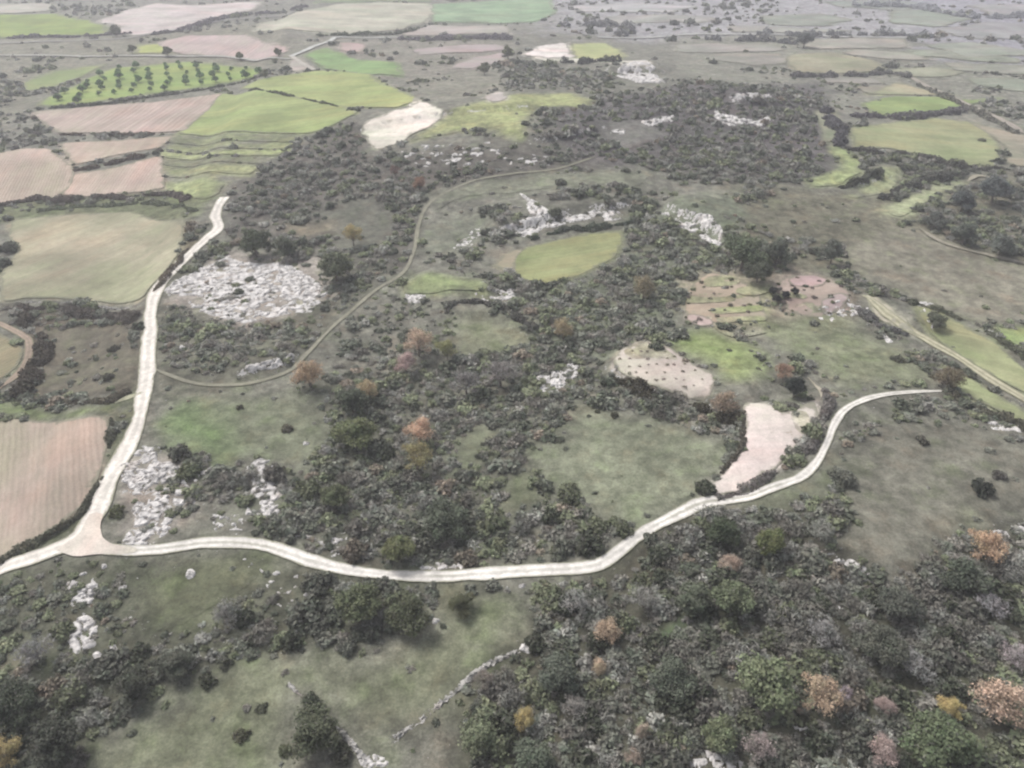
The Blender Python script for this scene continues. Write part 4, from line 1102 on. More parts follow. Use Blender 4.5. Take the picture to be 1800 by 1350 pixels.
TAN, ORG, YEL, ROSE, RUST, OLV = (168, 140, 108), (176, 134, 92), (164, 144, 72), (150, 126, 118), (142, 104, 80), (128, 118, 74)
A = lambda *a, **k: tree("autumn_tree", *a, **k)
AG = "trees in autumn leaf"
for lab, sh, x, y, r, c, K, sq in [
        ("round tan autumn tree standing alone in the dark thicket under the lower track", "round tan tree", 1065, 1108, 27, TAN, K_AUT, 1.0),
        ("small tan tree directly below the round tan autumn tree", "small tan tree", 1052, 1172, 17, TAN, K_AUT, 1.0),
        ("upright golden yellow tree among olive-green crowns in the lower thicket", "golden yellow tree", 922, 1262, 22, YEL, K_AUT, 1.35),
        ("big tan-orange tree beside the large olive-green oaks in the lower thicket", "big tan-orange tree", 1432, 1216, 40, TAN, K_AUT, 1.1),
        ("small dull rose tree between the big tan and the big orange tree", "dull rose tree", 1551, 1238, 20, ROSE, K_AUT, 1.0),
        ("largest orange tree, wide crowned, in the bottom right corner", "largest orange tree", 1742, 1226, 50, (170, 140, 114), K_AUT, 1.0),
        ("yellow tree touching the largest orange tree's crown", "corner yellow tree", 1664, 1240, 24, YEL, K_AUT, .9),
        ("pinkish half-bare tree at the bottom edge below the dull rose tree", "pinkish bare tree", 1546, 1318, 30, ROSE, K_AUT, 1.0),
        ("bright orange tree at the rim of the thicket by the grey meadow", "bright orange tree", 1722, 954, 34, (170, 136, 100), K_AUT, 1.0),
        ("dull tan low tree just under the dark oaks below the lower track", "dull tan low tree", 1282, 988, 24, (150, 128, 108), K_AUT, .8),
        ("orange tree topping the pair in the middle of the wooded hollow", "hollow's orange tree", 738, 756, 28, (186, 146, 112), K_AUT, 1.0),
        ("yellow-olive tree just below the orange one in the wooded hollow", "yellow-olive tree", 735, 800, 30, (140, 130, 84), K_AUT, 1.1),
        ("tan tree above the hollow with a pink shrub at its foot", "upper tan tree", 737, 600, 29, (172, 144, 118), K_AUT, 1.0),
        ("pink half-bare shrubby tree at the foot of the upper tan tree", None, 714, 636, 23, (160, 130, 124), K_AUT, .9),
        ("small yellow-green tree right beside the upper tan tree", None, 787, 614, 21, (138, 138, 86), K_AUT, 1.1),
        ("orange-brown tree at the lower end of the footpath", "footpath orange tree", 546, 653, 31, (164, 134, 100), K_AUT, 1.0),
        ("tan-yellow tree between the footpath's orange tree and the green oaks", None, 650, 682, 21, (166, 144, 102), K_AUT, 1.1),
        ("yellow-olive tree on the scrub slope above the white outcrop", "slope's yellow tree", 622, 411, 22, (160, 142, 88), K_AUT, 1.0),
        ("rusty orange tree on the slope beside the footpath's upper bend", "rusty slope tree", 738, 320, 14, (146, 110, 88), K_AUT, 1.0),
        ("small rust-brown tree above the footpath in the dark scrub", None, 695, 300, 11, (128, 104, 96), K_AUT, 1.0),
        ("tan-olive tree at the end of the narrow gully under the green field", "gully's tan tree", 990, 577, 24, (140, 124, 88), K_AUT, .9),
        ("olive-brown tree on the slope below the central green field's corner", "olive-brown slope tree", 1130, 503, 26, (130, 118, 88), K_AUT, 1.0),
        ("brown tree below the pale vineyard edge beside the pink bare plot", "brown vineyard tree", 1270, 707, 30, (138, 116, 94), K_AUT, .8),
        ("rust-brown tree behind the dark round tree by the bare plot", None, 1376, 652, 20, (142, 110, 88), K_AUT, .8),
        ("dark brown tree at the far end of the lower track", "track-end brown tree", 1664, 660, 30, (112, 100, 78), K_AUT, .8),
        ("yellow tree in the bottom left corner of the picture", "left corner's yellow tree", 18, 1322, 32, (158, 138, 76), K_AUT, 1.0),
        ("slim tan-pink tree below the small tan tree near the bottom edge", None, 1128, 1286, 16, (150, 128, 110), K_AUT, 1.3),
        ("pale pink-tan tree on the bottom edge under the slim tan-pink one", None, 1112, 1334, 18, (146, 126, 108), K_AUT, 1.0),
        ("bare pinkish grey tree at the bottom edge below the big tan-orange tree", "bare pinkish tree", 1330, 1312, 28, (138, 122, 118), K_BARE, 1.0),
        ("bare lilac-grey tree at the right border above the largest orange tree", None, 1775, 1150, 28, (142, 128, 130), K_BARE, 1.0),
        ("bare lilac tree pressed against the big tan-orange tree's side", None, 1480, 1218, 16, (140, 126, 132), K_BARE, 1.4),
        ("bare grey-brown tree between the wooded hollow and the central meadow", None, 880, 655, 36, (118, 112, 110), K_BARE, .8),
        ("wide grey leafless thicket tree above the wooded hollow", None, 820, 668, 34, (116, 112, 110), K_BARE, .8),
        ("grey leafless tree straight below the corner of the lower track", None, 1010, 1056, 32, (122, 120, 116), K_BARE, .8, ),
        ("bare grey tree up-slope from the round tan tree, below the track", None, 1130, 1050, 30, (120, 118, 112), K_BARE, .8),
        ("bare grey-brown tree above the white rock rim's near end", None, 1440, 930, 30, (118, 118, 110), K_BARE, .8),
        ("bare grey tree in the thicket straight above the big tan-orange tree", None, 1440, 1110, 32, (118, 116, 114), K_BARE, .8),
        ("bare grey tree in the thicket above the dull rose tree", None, 1600, 1165, 34, (122, 120, 118), K_BARE, .8),
        ("bare grey tree beneath the bright orange tree's thicket rim", None, 1735, 1060, 30, (124, 120, 122), K_BARE, .8),
        ("bare greyish tree between the small tan tree and the yellow tree", None, 1010, 1240, 28, (122, 118, 112), K_BARE, .8),
        ("bare grey bushy tree below the stones under the track's bend", None, 400, 1075, 32, (114, 112, 108), K_BARE, .8),
        ("bare grey tree in the left thicket under the rounded white slab", None, 70, 1140, 34, (112, 110, 110), K_BARE, .8),
        ("bare brownish tree beside the stone wall at the thicket edge", None, 850, 1195, 26, (112, 104, 96), K_BARE, .8)]:
    A(lab, "tree", x, y, r, c, K, AG, sq, sh)

DG, OG, GG = (80, 84, 66), (100, 106, 74), (84, 90, 76)
for lab, sh, x, y, r, c, sq in [
        ("large olive-green oak at the head of the wooded hollow, next to the meadow", "hollow's large oak", 626, 758, 40, OG, .8),
        ("dark oak just above the large olive-green oak of the hollow", None, 622, 702, 30, GG, .8),
        ("olive oak overhanging the upper edge of the lower track", "trackside oak", 702, 965, 32, (100, 104, 70), .85),
        ("wide dark oak up-slope from the trackside oak", "wide dark oak", 782, 916, 40, GG, .8),
        ("round oak in the scrub above the bend of the lower track", "scrub oak", 592, 872, 27, (92, 98, 72), .85),
        ("yellowish green oak beside two darker ones below the lower track", "yellowish oak", 1348, 952, 30, (98, 104, 64), 1.0),
        ("dark green oak directly beneath the lower track's junction with the path", "junction oak", 1268, 930, 32, (78, 86, 68), .9),
        ("single dark round tree beside the pink bare plot", "dark round tree", 1394, 679, 22, (66, 72, 56), 1.0),
        ("dark green spreading tree at the edge of the lower meadow", "meadow's dark tree", 556, 1282, 46, (82, 86, 68), .75),
        ("largest olive-green oak in the lower thicket, beside the big tan-orange tree", "largest olive oak", 1338, 1198, 58, (104, 112, 82), .85),
        ("olive-green oak below the largest olive oak", "lower olive oak", 1262, 1292, 36, (102, 110, 80), .9),
        ("bright olive oak beside the golden yellow tree", "bright olive oak", 846, 1292, 46, (102, 108, 82), .85),
        ("dark oak at the bottom edge below the golden yellow tree", None, 940, 1336, 40, (88, 96, 80), .85),
        ("dark olive oak just under the lower track's middle stretch", "under-track oak", 638, 1062, 44, (90, 96, 70), .8),
        ("dark oak beside the under-track oak, towards the small meadow", None, 722, 1078, 40, (84, 88, 68), .8),
        ("round dark bushy oak by the stones under the track", None, 812, 1060, 26, (86, 88, 66), .8),
        ("dark oak just below the largest white outcrop's far end", "outcrop oak", 592, 468, 34, (94, 98, 80), .8),
        ("dark green oak on the slope above the largest white outcrop", None, 452, 425, 32, (88, 94, 78), .8),
        ("second dark oak between the slope oak and the yellow slope tree", None, 505, 432, 26, (96, 100, 86), .8),
        ("olive-dark oak behind the terraced plots", "terrace oak", 1302, 442, 36, (96, 104, 84), .9),
        ("dark oak right of the terrace oak", None, 1362, 440, 28, (92, 96, 86), .9),
        ("near-black oak on the slope under the terrace oak", None, 1330, 476, 26, (86, 90, 78), .8),
        ("dark upright tree at the corner of the wide upper meadow", None, 1460, 440, 20, (100, 104, 96), 1.2),
        ("dark tree clump behind the largest orange tree, olive topped", "corner olive oak", 1642, 1298, 58, (88, 98, 72), .75),
        ("dark oak at the picture's left edge above the corner's yellow tree", "left edge oak", 30, 1238, 42, (72, 78, 66), .8),
        ("near-black oak beside the left corner's yellow tree", None, 110, 1302, 50, (72, 74, 66), .8),
        ("dark grey-green oak at the tip of the lower meadow", None, 242, 1200, 38, (78, 80, 70), .8),
        ("dark oak on the bank between the stones and the lower meadow", None, 312, 1165, 30, (82, 84, 74), .8),
        ("olive oak in the thicket under the dull tan low tree", None, 1282, 1050, 40, (96, 104, 78), .85),
        ("grey-green oak left of the olive oak in the same thicket", None, 1215, 1050, 36, (94, 100, 82), .85),
        ("grey-green oak between the round tan tree and the largest olive oak", None, 1180, 1190, 40, (88, 94, 80), .85),
        ("dark oak crowning the slope beneath the bright orange tree", None, 1690, 1010, 40, (82, 88, 76), .85),
        ("grey-green broad oak beside the small tan tree", None, 980, 1185, 42, (88, 94, 82), .85),
        ("dark oak in the middle of the lower right thicket", None, 1540, 1130, 40, (84, 86, 76), .85),
        ("grey-dark oak at the thicket's upper rim by the white rock rim", None, 1570, 1060, 36, (84, 86, 78), .85),
        ("dark round tree behind the stony strip beside white rocks", None, 1640, 562, 18, (100, 102, 88), .9),
        ("dark tree at the far right beyond the thin path, upper of two", None, 1755, 428, 24, (104, 108, 102), .9),
        ("dark round tree below the thin path's start at the far right", None, 1690, 408, 24, (102, 106, 98), .9),
        ("large dark tree in the far right grove beyond the terrace strip", None, 1742, 332, 32, (98, 102, 102), .8),
        ("dark tree in the far right grove left of the largest one", None, 1688, 352, 26, (96, 100, 100), .8),
        ("dark tree at the grove's lower tip beside the pale terrace strip", None, 1640, 385, 20, (100, 102, 98), .8),
        ("isolated dark tree beside the far pale field", None, 1412, 70, 17, (112, 114, 114), .8)]:
    tree("evergreen_oak", lab, "tree", x, y, r, c, K_OAK, "evergreen oaks among the scrub", sq, sh)

B = "single bushes in open grass"
for lab, sh, x, y, r, c in [
        ("dark lone bush in the grey meadow below the track's far end", "grey meadow's dark bush", 1722, 852, 24, (72, 74, 66)),
        ("smaller grey bush just above the grey meadow's dark lone bush", None, 1755, 832, 14, (98, 96, 90)),
        ("dark bush at the upper edge of the lower meadow, upper of two", None, 396, 1162, 16, (88, 90, 76)),
        ("dark round bush in the lower meadow beside its upper edge", "lower meadow's dark bush", 366, 1192, 20, (76, 78, 64)),
        ("small lone bush in the middle of the lower meadow", None, 460, 1242, 13, (92, 94, 76)),
        ("dark bush at the foot of the lower meadow's dark tree", None, 604, 1322, 24, (80, 80, 68)),
        ("grey-dark bush against the upper side of the lower meadow's dark tree", None, 545, 1228, 18, (88, 92, 76)),
        ("lone round bush low in the lower meadow", None, 425, 1290, 17, (90, 90, 70)),
        ("olive bush at the bottom edge of the lower meadow beside the dark tree", None, 500, 1318, 15, (92, 96, 72)),
        ("small dark bush on the upper rim of the central meadow", None, 1080, 728, 9, (84, 84, 62)),
        ("tiny bush in the central meadow nearest its rock corner", None, 1050, 722, 6, (92, 94, 74)),
        ("low grey bush inside the central meadow's near left part", None, 985, 770, 10, (108, 110, 94)),
        ("brownish lone bush in the grass right of the bright green patch", None, 505, 750, 13, (104, 100, 84)),
        ("tiny dark bush at the top of the grass by the stone wall", None, 422, 714, 8, (96, 96, 80)),
        ("olive bush on the track's verge beside the jagged white outcrop", "verge bush", 208, 895, 18, (100, 104, 74)),
        ("dark bush at the corner of the fallow field by the curved path", "fallow field's corner bush", 38, 680, 24, (86, 82, 70)),
        ("dark bush inside the fallow field's upper right", None, 202, 610, 12, (96, 94, 84)),
        ("dark bush low in the fallow field by the track", None, 192, 660, 13, (94, 92, 82)),
        ("dark round bush on the terrace beside the pale vineyard plot", None, 1154, 606, 15, (92, 98, 84)),
        ("lone bush in the meadow beneath the stony strip", None, 1578, 628, 13, (96, 98, 84)),
        ("dark bush beneath the far right crop field's tree line", None, 1725, 245, 8, (120, 122, 104)),
        ("lone bush in the grey meadow's upper middle", None, 1620, 770, 14, (100, 98, 88)),
        ("dark bush at the left edge of the olive crop field", None, 18, 430, 18, (98, 102, 92)),
        ("dark bush below the other at the left edge of the olive crop field", None, 8, 458, 16, (96, 100, 90)),
        ("dark green bush standing before the central quarry face", None, 975, 370, 14, (96, 100, 86)),
        ("dark bush right of the quarry face's white end", None, 1120, 365, 18, (98, 102, 92)),
        ("dark tree-like bush in the pale rock patch left of the quarry face", None, 855, 405, 14, (98, 100, 90)),
        ("round dark bush in the upper meadow beside the footpath", None, 985, 318, 13, (108, 110, 98)),
        ("dark bush on the meadow slope below the hilltop", None, 1100, 298, 10, (108, 110, 98)),
        ("small dark bush by the white rock on the stony strip's far side", None, 1605, 528, 11, (92, 94, 80))]:
    tree("bush", lab, "bush", x, y, r, c, K_BUSH, B, random.uniform(.9, 1.15), sh, .5)

for x, y in [(1358, 510), (1380, 517), (1397, 511), (1364, 524)]:
    tree("small_tree", "small near-black tree, one of four clustered between the two terraced plots", "tree", x, y, 8, (58, 62, 46), K_ORCH, "four dark trees between the terraced plots")
for lab, x, y, r in [("slim dark tree at the end of the yellow-green strip by the country road", 233, 86, 8), ("olive tree in the far yellow-green strip by the country road", 295, 90, 9),
                     ("lone dark tree beside the country road's junction", 422, 98, 7), ("dark tree on the far slope beneath the pale field", 205, 54, 10),
                     ("dark tree at the orchard's far tip", 467, 129, 8), ("lone dark tree at the field corner by the country road", 490, 92, 8),
                     ("dark tree by the far ploughed fields' end", 893, 92, 12), ("dark tree in the ploughed field's corner below the far road", 852, 120, 11)]:
    tree("field_tree", lab, "tree", x, y, r, (112, 114, 98), K_ORCH, "trees along the far field edges")

# orchard: rows of small dark trees in the bright green field
orch = [p for p in PATCHES if p[0] == "orchard_field"][0][-1]
lo, hi = orch.min(0), orch.max(0)
rows = []
ang = R(22)
for a in np.arange(-400, 400, 10.5):
    for b in np.arange(-400, 400, 17.0):
        cx, cy = (lo + hi) / 2
        x = cx + a * math.cos(ang) - b * math.sin(ang) + random.uniform(-2.2, 2.2)
        y = cy + a * math.sin(ang) + b * math.cos(ang) + random.uniform(-2.2, 2.2)
        if inside(np.array([x]), np.array([y]), orch)[0] and edge_dist(np.array([x]), np.array([y]), orch)[0] > 2.5:
            rows.append((x, y))
proto = None
for x, y in rows:
    if proto is None:
        proto = link(bpy.data.objects.new("orchard_tree", None))
        cr = link(bpy.data.objects.new("crown", K_ORCH[0][0]), proto)
        link(bpy.data.objects.new("trunk", K_ORCH[0][1]), proto)
        o = proto
        tag(o, "small round dark green fruit tree planted in the bright green orchard field", "fruit tree", "fruit trees of the far orchard")
        kids = list(proto.children)
    else:
        o = proto.copy()
        COL.objects.link(o)
        for ch in kids:
            c = ch.copy()
            COL.objects.link(c)
            c.parent = o
    g = random.uniform(.8, 1.15)
    for c in o.children:
        if c.name.startswith("crown"):
            c.data = random.choice(K_ORCH)[0]
            c.color = (*(leafcol((104, 128, 92), dist_of((x, y)), 2.4) * g), 1)
    r = random.uniform(1.5, 3.1)
    o.scale = (r, r, r * .9)
    o.rotation_euler = (0, 0, random.uniform(0, 6.28))
    o.location = (x, y, float(height(x, y)))

# hedgerows and bushy banks: one long ragged hedge each
def hedge(label, pts, width, hgt, col, gap=0.25):
    line = spline(wpoly(pts), 1.0)
    r = np.random.default_rng(len(label) * 7 + len(pts))
    tan = np.gradient(line, axis=0)
    tan /= np.linalg.norm(tan, axis=1)[:, None] + 1e-9
    nor = np.stack([-tan[:, 1], tan[:, 0]], -1)
    L = len(line)
    c = line.mean(0)
    d = dist_of(c)
    leaf = min(1.0, max(0.28, d / 900))
    n = int(min(26000, L * width * 2.4 / (leaf * leaf)))
    k = r.integers(0, L, n)
    thick = 0.55 + 1.0 * fbm(k * 1.0, k * 0.0 + len(label), 9, 3, 5) + 0.6 * fbm(k * 1.0, k * 0.0 + len(label), 2.6, 2, 6)
    ok = thick > gap
    k, thick = k[ok], np.clip(thick[ok], .3, 1.3)
    n = len(k)
    a, t = r.uniform(0, math.pi, n), r.uniform(.25, 1, n) ** .5
    off = np.cos(a) * t * thick * width / 2
    q = line[k] + nor[k] * (off + width * .45 * fbm(k * 1.0, k * 0.0 + len(label), 7, 2, 16))[:, None] + tan[k] * r.uniform(-.7, .7, n)[:, None]
    zz = np.sin(a) * t * thick * hgt
    cz = float(height(*c))
    ctr = np.column_stack([q - c, height(q[:, 0], q[:, 1]) - cz + zz])
    nm = np.column_stack([nor[k] * np.cos(a)[:, None], np.sin(a)]) + r.normal(size=(n, 3)) * .7
    nm /= np.linalg.norm(nm, axis=1)[:, None]
    u = np.cross(nm, r.normal(size=(n, 3)))
    u /= np.linalg.norm(u, axis=1)[:, None]
    v = np.cross(nm, u)
    sz = leaf * r.uniform(.5, 1.1, n)[:, None]
    V = np.stack([ctr - u * sz, ctr - v * sz, ctr + u * sz, ctr + v * sz], 1).reshape(-1, 3)
    me = mesh("hedgerow", V, np.arange(4 * n).reshape(n, 4), M_LEAF, False)
    tone = np.clip(.5 + .3 * fbm(k * 1.0, k * 0.0, 4, 2, 12) + .2 * r.normal(size=n), 0, 1)
    point_attr(me, "tone", 'FLOAT', np.repeat(tone, 4))
    o = link(bpy.data.objects.new("hedgerow", me))
    o.location = (c[0], c[1], cz)
    o.color = (*leafcol(col, d, 2.0), 1)
    tag(o, label, "hedge", "hedgerows and bushy banks")

HB, HG, HV = (108, 98, 90), (96, 102, 82), (122, 118, 124)
for lab, pts, wd, hg, c in [
        ("thin dark hedge between the two upper ploughed fields", [(108, 238), (200, 239), (298, 235)], 3, 1.8, HB),
        ("dark brown hedge bank slanting between the two lower ploughed fields", [(132, 300), (200, 288), (282, 266)], 5, 2.2, HB),
        ("dark hedge along the orchard's lower edge", [(66, 193), (180, 184), (290, 168), (420, 147), (470, 134)], 3, 2, HG),
        ("green hedge line parting the two bright green fields", [(440, 159), (520, 172), (600, 189), (630, 196)], 3, 1.8, HG),
        ("hazy tree belt between the far pale fields at the upper right", [(1330, 60), (1450, 64), (1560, 62), (1640, 66)], 9, 5, (140, 140, 142)),
        ("hazy tree belt at the top right of the picture", [(1500, 12), (1600, 14), (1700, 32), (1800, 30)], 14, 6, (150, 150, 156)),
        ("tree belt below the far ochre field", [(1390, 134), (1460, 136), (1560, 130), (1600, 140)], 8, 4, (118, 116, 116)),
        ("broken tree belt on the far slope above the ochre field", [(1240, 70), (1330, 72), (1400, 78)], 9, 5, (124, 124, 126)),
        ("broken tree belt on the far upper plain beyond the clearing", [(980, 46), (1060, 46), (1110, 52), (1090, 64)], 14, 6, (128, 128, 130)),
        ("bushy line beside the far farm path at the right", [(1610, 150), (1660, 172), (1720, 200), (1780, 236)], 5, 3, (122, 120, 112)),
        ("mixed hedge above the olive crop field", [(0, 362), (60, 352), (130, 352), (220, 346), (290, 342), (330, 352)], 6, 2.4, (112, 104, 98)),
        ("green bank of shrubs right under the mixed hedge by the crop field", [(70, 370), (180, 362), (290, 360), (340, 372)], 4, 1.2, (112, 118, 98)),
        ("brown hedge between the olive crop field and the main track", [(330, 392), (332, 430), (305, 472), (262, 520)], 3, 1.6, (116, 106, 92)),
        ("dark bushes lining the ploughed field beside the main track", [(196, 738), (184, 824), (150, 890), (90, 942), (0, 988)], 2.2, 1.5, (94, 94, 80)),
        ("dark bank of bushes round the fallow field's curved side", [(20, 548), (60, 580), (78, 612), (60, 650), (30, 692)], 6, 2.2, (94, 88, 80)),
        ("dark hedge along the fallow field's upper side", [(30, 545), (120, 548), (240, 558)], 6, 1.8, (104, 98, 92)),
        ("brownish bushes along the fallow field's lower side", [(36, 704), (100, 712), (180, 706), (225, 690)], 4, 1.5, (108, 102, 88)),
        ("dark far hedge under the green field at the picture's edge", [(-30, 67), (100, 66), (230, 60)], 5, 3, HV),
        ("broad dark hedge between the two large pale fields", [(270, 62), (335, 52), (370, 38), (440, 26), (540, 12)], 12, 4, HV),
        ("dark green hedge under the far pale olive field", [(560, 64), (640, 62), (700, 60), (750, 48)], 5, 3, (108, 114, 98)),
        ("dark strip of bushes below the far pinkish field", [(700, 70), (800, 69), (900, 68)], 12, 4, HV),
        ("dark hedge under the far yellow-green clearing", [(990, 110), (1040, 111), (1090, 110)], 7, 4, (92, 94, 92)),
        ("dark hedge along the top of the small far terrace strips", [(1490, 264), (1580, 270), (1640, 284), (1700, 298), (1760, 300)], 6, 3, (104, 102, 98)),
        ("dark wedge of bushes between the two upper terrace strips", [(1520, 318), (1545, 300), (1530, 290)], 6, 3, (100, 102, 92)),
        ("short dark hedge under the first small terrace strip", [(1480, 332), (1520, 320), (1550, 312)], 4, 2.4, (92, 94, 84)),
        ("dark bushy belt between the lower terrace strips", [(1552, 352), (1585, 338), (1630, 319), (1690, 308)], 6, 2.5, (98, 98, 94)),
        ("violet-grey hedge below the far bright green field", [(1500, 206), (1580, 208), (1640, 204), (1690, 196)], 8, 3.5, (114, 110, 114)),
        ("dark hedge in the hollow left of the far right crop field", [(1448, 190), (1462, 215), (1478, 258)], 9, 3, (104, 102, 106)),
        ("dark brown bank of bushes under the pale vineyard terrace", [(1078, 672), (1130, 697), (1185, 712), (1245, 724), (1296, 742)], 5, 2.6, (84, 80, 68)),
        ("dark bushes along the pink bare plot's meadow side", [(1302, 745), (1300, 785), (1272, 825), (1238, 862)], 2.6, 1.8, (92, 88, 78)),
        ("grey bank of bushes between bare plot and the track's last bend", [(1262, 872), (1340, 850), (1400, 812), (1436, 765), (1456, 715), (1452, 688)], 2.6, 1.3, (116, 110, 106)),
        ("dark hedge edging the long terrace strips", [(1668, 690), (1700, 712), (1745, 735), (1800, 752)], 4, 2.2, (100, 98, 84)),
        ("dark bushes along the upper side of the long terrace strip", [(1600, 535), (1650, 548), (1700, 568), (1760, 600), (1800, 632)], 3, 2, (102, 104, 88)),
        ("dark shrub row below the stony strip", [(1512, 545), (1550, 575), (1590, 590)], 4, 1.8, (112, 110, 108)),
        ("dark shrubs under the white quarry face", [(935, 420), (1000, 406), (1060, 400), (1110, 394)], 4, 2.2, (90, 98, 86)),
        ("dark hedge round the rim of the small upper meadow", [(790, 548), (800, 535), (850, 536), (900, 552), (936, 580)], 4, 1.8, (98, 96, 90))]:
    hedge(lab, pts, wd, hg, c)

# small rows of vines on the pale plot
vine = [p for p in PATCHES if p[0] == "bare_ground" and p[2] == (208, 196, 184)][0][-1]
lo, hi = vine.min(0), vine.max(0)
for a in np.arange(lo[0], hi[0], 2.5):
    for b in np.arange(lo[1], hi[1], 3.6):
        x, y = a + random.uniform(-.5, .5) + 0.2 * (b - lo[1]), b + random.uniform(-.5, .5)
        if inside(np.array([x]), np.array([y]), vine)[0] and edge_dist(np.array([x]), np.array([y]), vine)[0] > 1.2 and random.random() < .7:
            o = link(bpy.data.objects.new("vine_plant", random.choice(K_TWIG)[0]))
            r = random.uniform(.4, .75)
            o.scale = (r, r, r)
            o.rotation_euler = (0, 0, random.uniform(0, 6.28))
            o.location = (x, y, float(height(x, y)) + .1)
            o.color = (*leafcol(random.choice([(160, 142, 136), (140, 132, 118), (150, 142, 122)]), 200), 1)
            tag(o, "small bare vine plant in a row on the pale terrace plot", "vine", "vines in rows on the pale plot")

# rows of little fruit trees on the terraced plots
TERR = [wpoly([(1202, 526), (1230, 487), (1290, 482), (1310, 500), (1340, 520), (1348, 566), (1262, 570), (1204, 560)]), wpoly([(1360, 497), (1390, 484), (1430, 482), (1498, 511), (1488, 545), (1440, 560), (1378, 545)])]
for poly in TERR:
    lo, hi = poly.min(0), poly.max(0)
    for b in np.arange(lo[1], hi[1], 5.0):
        for a in np.arange(lo[0], hi[0], 3.2):
            x, y = a + random.uniform(-.9, .9), b + random.uniform(-1.2, 1.2) + 3 * math.sin(a / 14)
            if inside(np.array([x]), np.array([y]), poly)[0] and random.random() < .55:
                o = link(bpy.data.objects.new("terrace_shrub", random.choice(K_TWIG if random.random() < .5 else K_BUSH)[0]))
                r = random.uniform(.45, 1.1)
                o.scale = (r, r, r * .9)
                o.rotation_euler = (0, 0, random.uniform(0, 6.28))
                o.location = (x, y, float(height(x, y)) + .1)
                o.color = (*leafcol(random.choice([(120, 108, 104), (112, 106, 92), (110, 112, 84), (132, 118, 112)]), 250), 1)
                tag(o, "low bushy fruit tree in a row on the terraced plots above the vineyard", "fruit tree", "fruit trees in rows on the terraced plots")

# single boulders
def boulder_mesh(seed):
    r = np.random.default_rng(seed)
    n, m = 9, 14
    V, F = [(0, 0, .72)], []
    for i in range(1, n):
        ph = math.pi * 0.62 * i / (n - 1)
        for j in range(m):
            th = 2 * math.pi * j / m
            q = 1 + 0.28 * (r.random() - .5) + .2 * math.sin(3 * th + seed) * math.sin(ph * 2)
            V.append((q * math.sin(ph) * math.cos(th), q * math.sin(ph) * math.sin(th) * .8, q * math.cos(ph) * .72))
    for j in range(m):
        F.append((0, 1 + j, 1 + (j + 1) % m))
        for i in range(n - 2):
            F.append((1 + i * m + j, 1 + (i + 1) * m + j, 1 + (i + 1) * m + (j + 1) % m, 1 + i * m + (j + 1) % m))
    return mesh("boulder", V, F, M_ROCK, False)
BOULD = [boulder_mesh(s) for s in range(5)]
for lab, x, y, r in [("white upright boulder in the grass below the lower track", 335, 1010, 11), ("small white boulder between the track fork and the upright boulder", 216, 1034, 7),
                     ("white boulder just under the track fork's edge", 183, 996, 6), ("white boulder below the lower track's bend", 486, 1008, 6),
                     ("small pale boulder lower on the bank under the track's bend", 538, 1046, 5), ("pale boulder in the grass at the top of the small meadow by the track", 918, 1030, 6),
                     ("pale stone on the bank at the small meadow's edge", 766, 1092, 7), ("pale boulder in the dark thicket below the white rock rim", 1422, 1072, 9),
                     ("second pale boulder right of another in the thicket below the white rim", 1476, 1072, 8), ("pale boulder deep in the lower right thicket below the bright orange tree", 1664, 1092, 9),
                     ("white boulder beside the small tan tree", 1074, 1162, 7), ("white boulder in scrub above the wooded hollow's meadow", 538, 780, 6),
                     ("pale boulder by the main track opposite the fallow field", 320, 612, 7), ("pale boulder by the lower wall end in the dark thicket", 925, 1140, 12),
                     ("white boulder on the slope above the terraced plot", 1385, 422, 8), ("white stone above the gully's tan tree", 972, 548, 6)]:
    b = P(x, y)
    z = float(height(*b))
    o = link(bpy.data.objects.new("boulder", random.choice(BOULD)))
    rad = r / scale_at(b[0], b[1], z)
    o.scale = (rad, rad, rad * .9)
    o.location = (b[0], b[1], z - .1 * rad)
    o.rotation_euler = (0, 0, random.uniform(0, 6.28))
    tag(o, lab, "boulder", "single boulders in the grass and scrub")

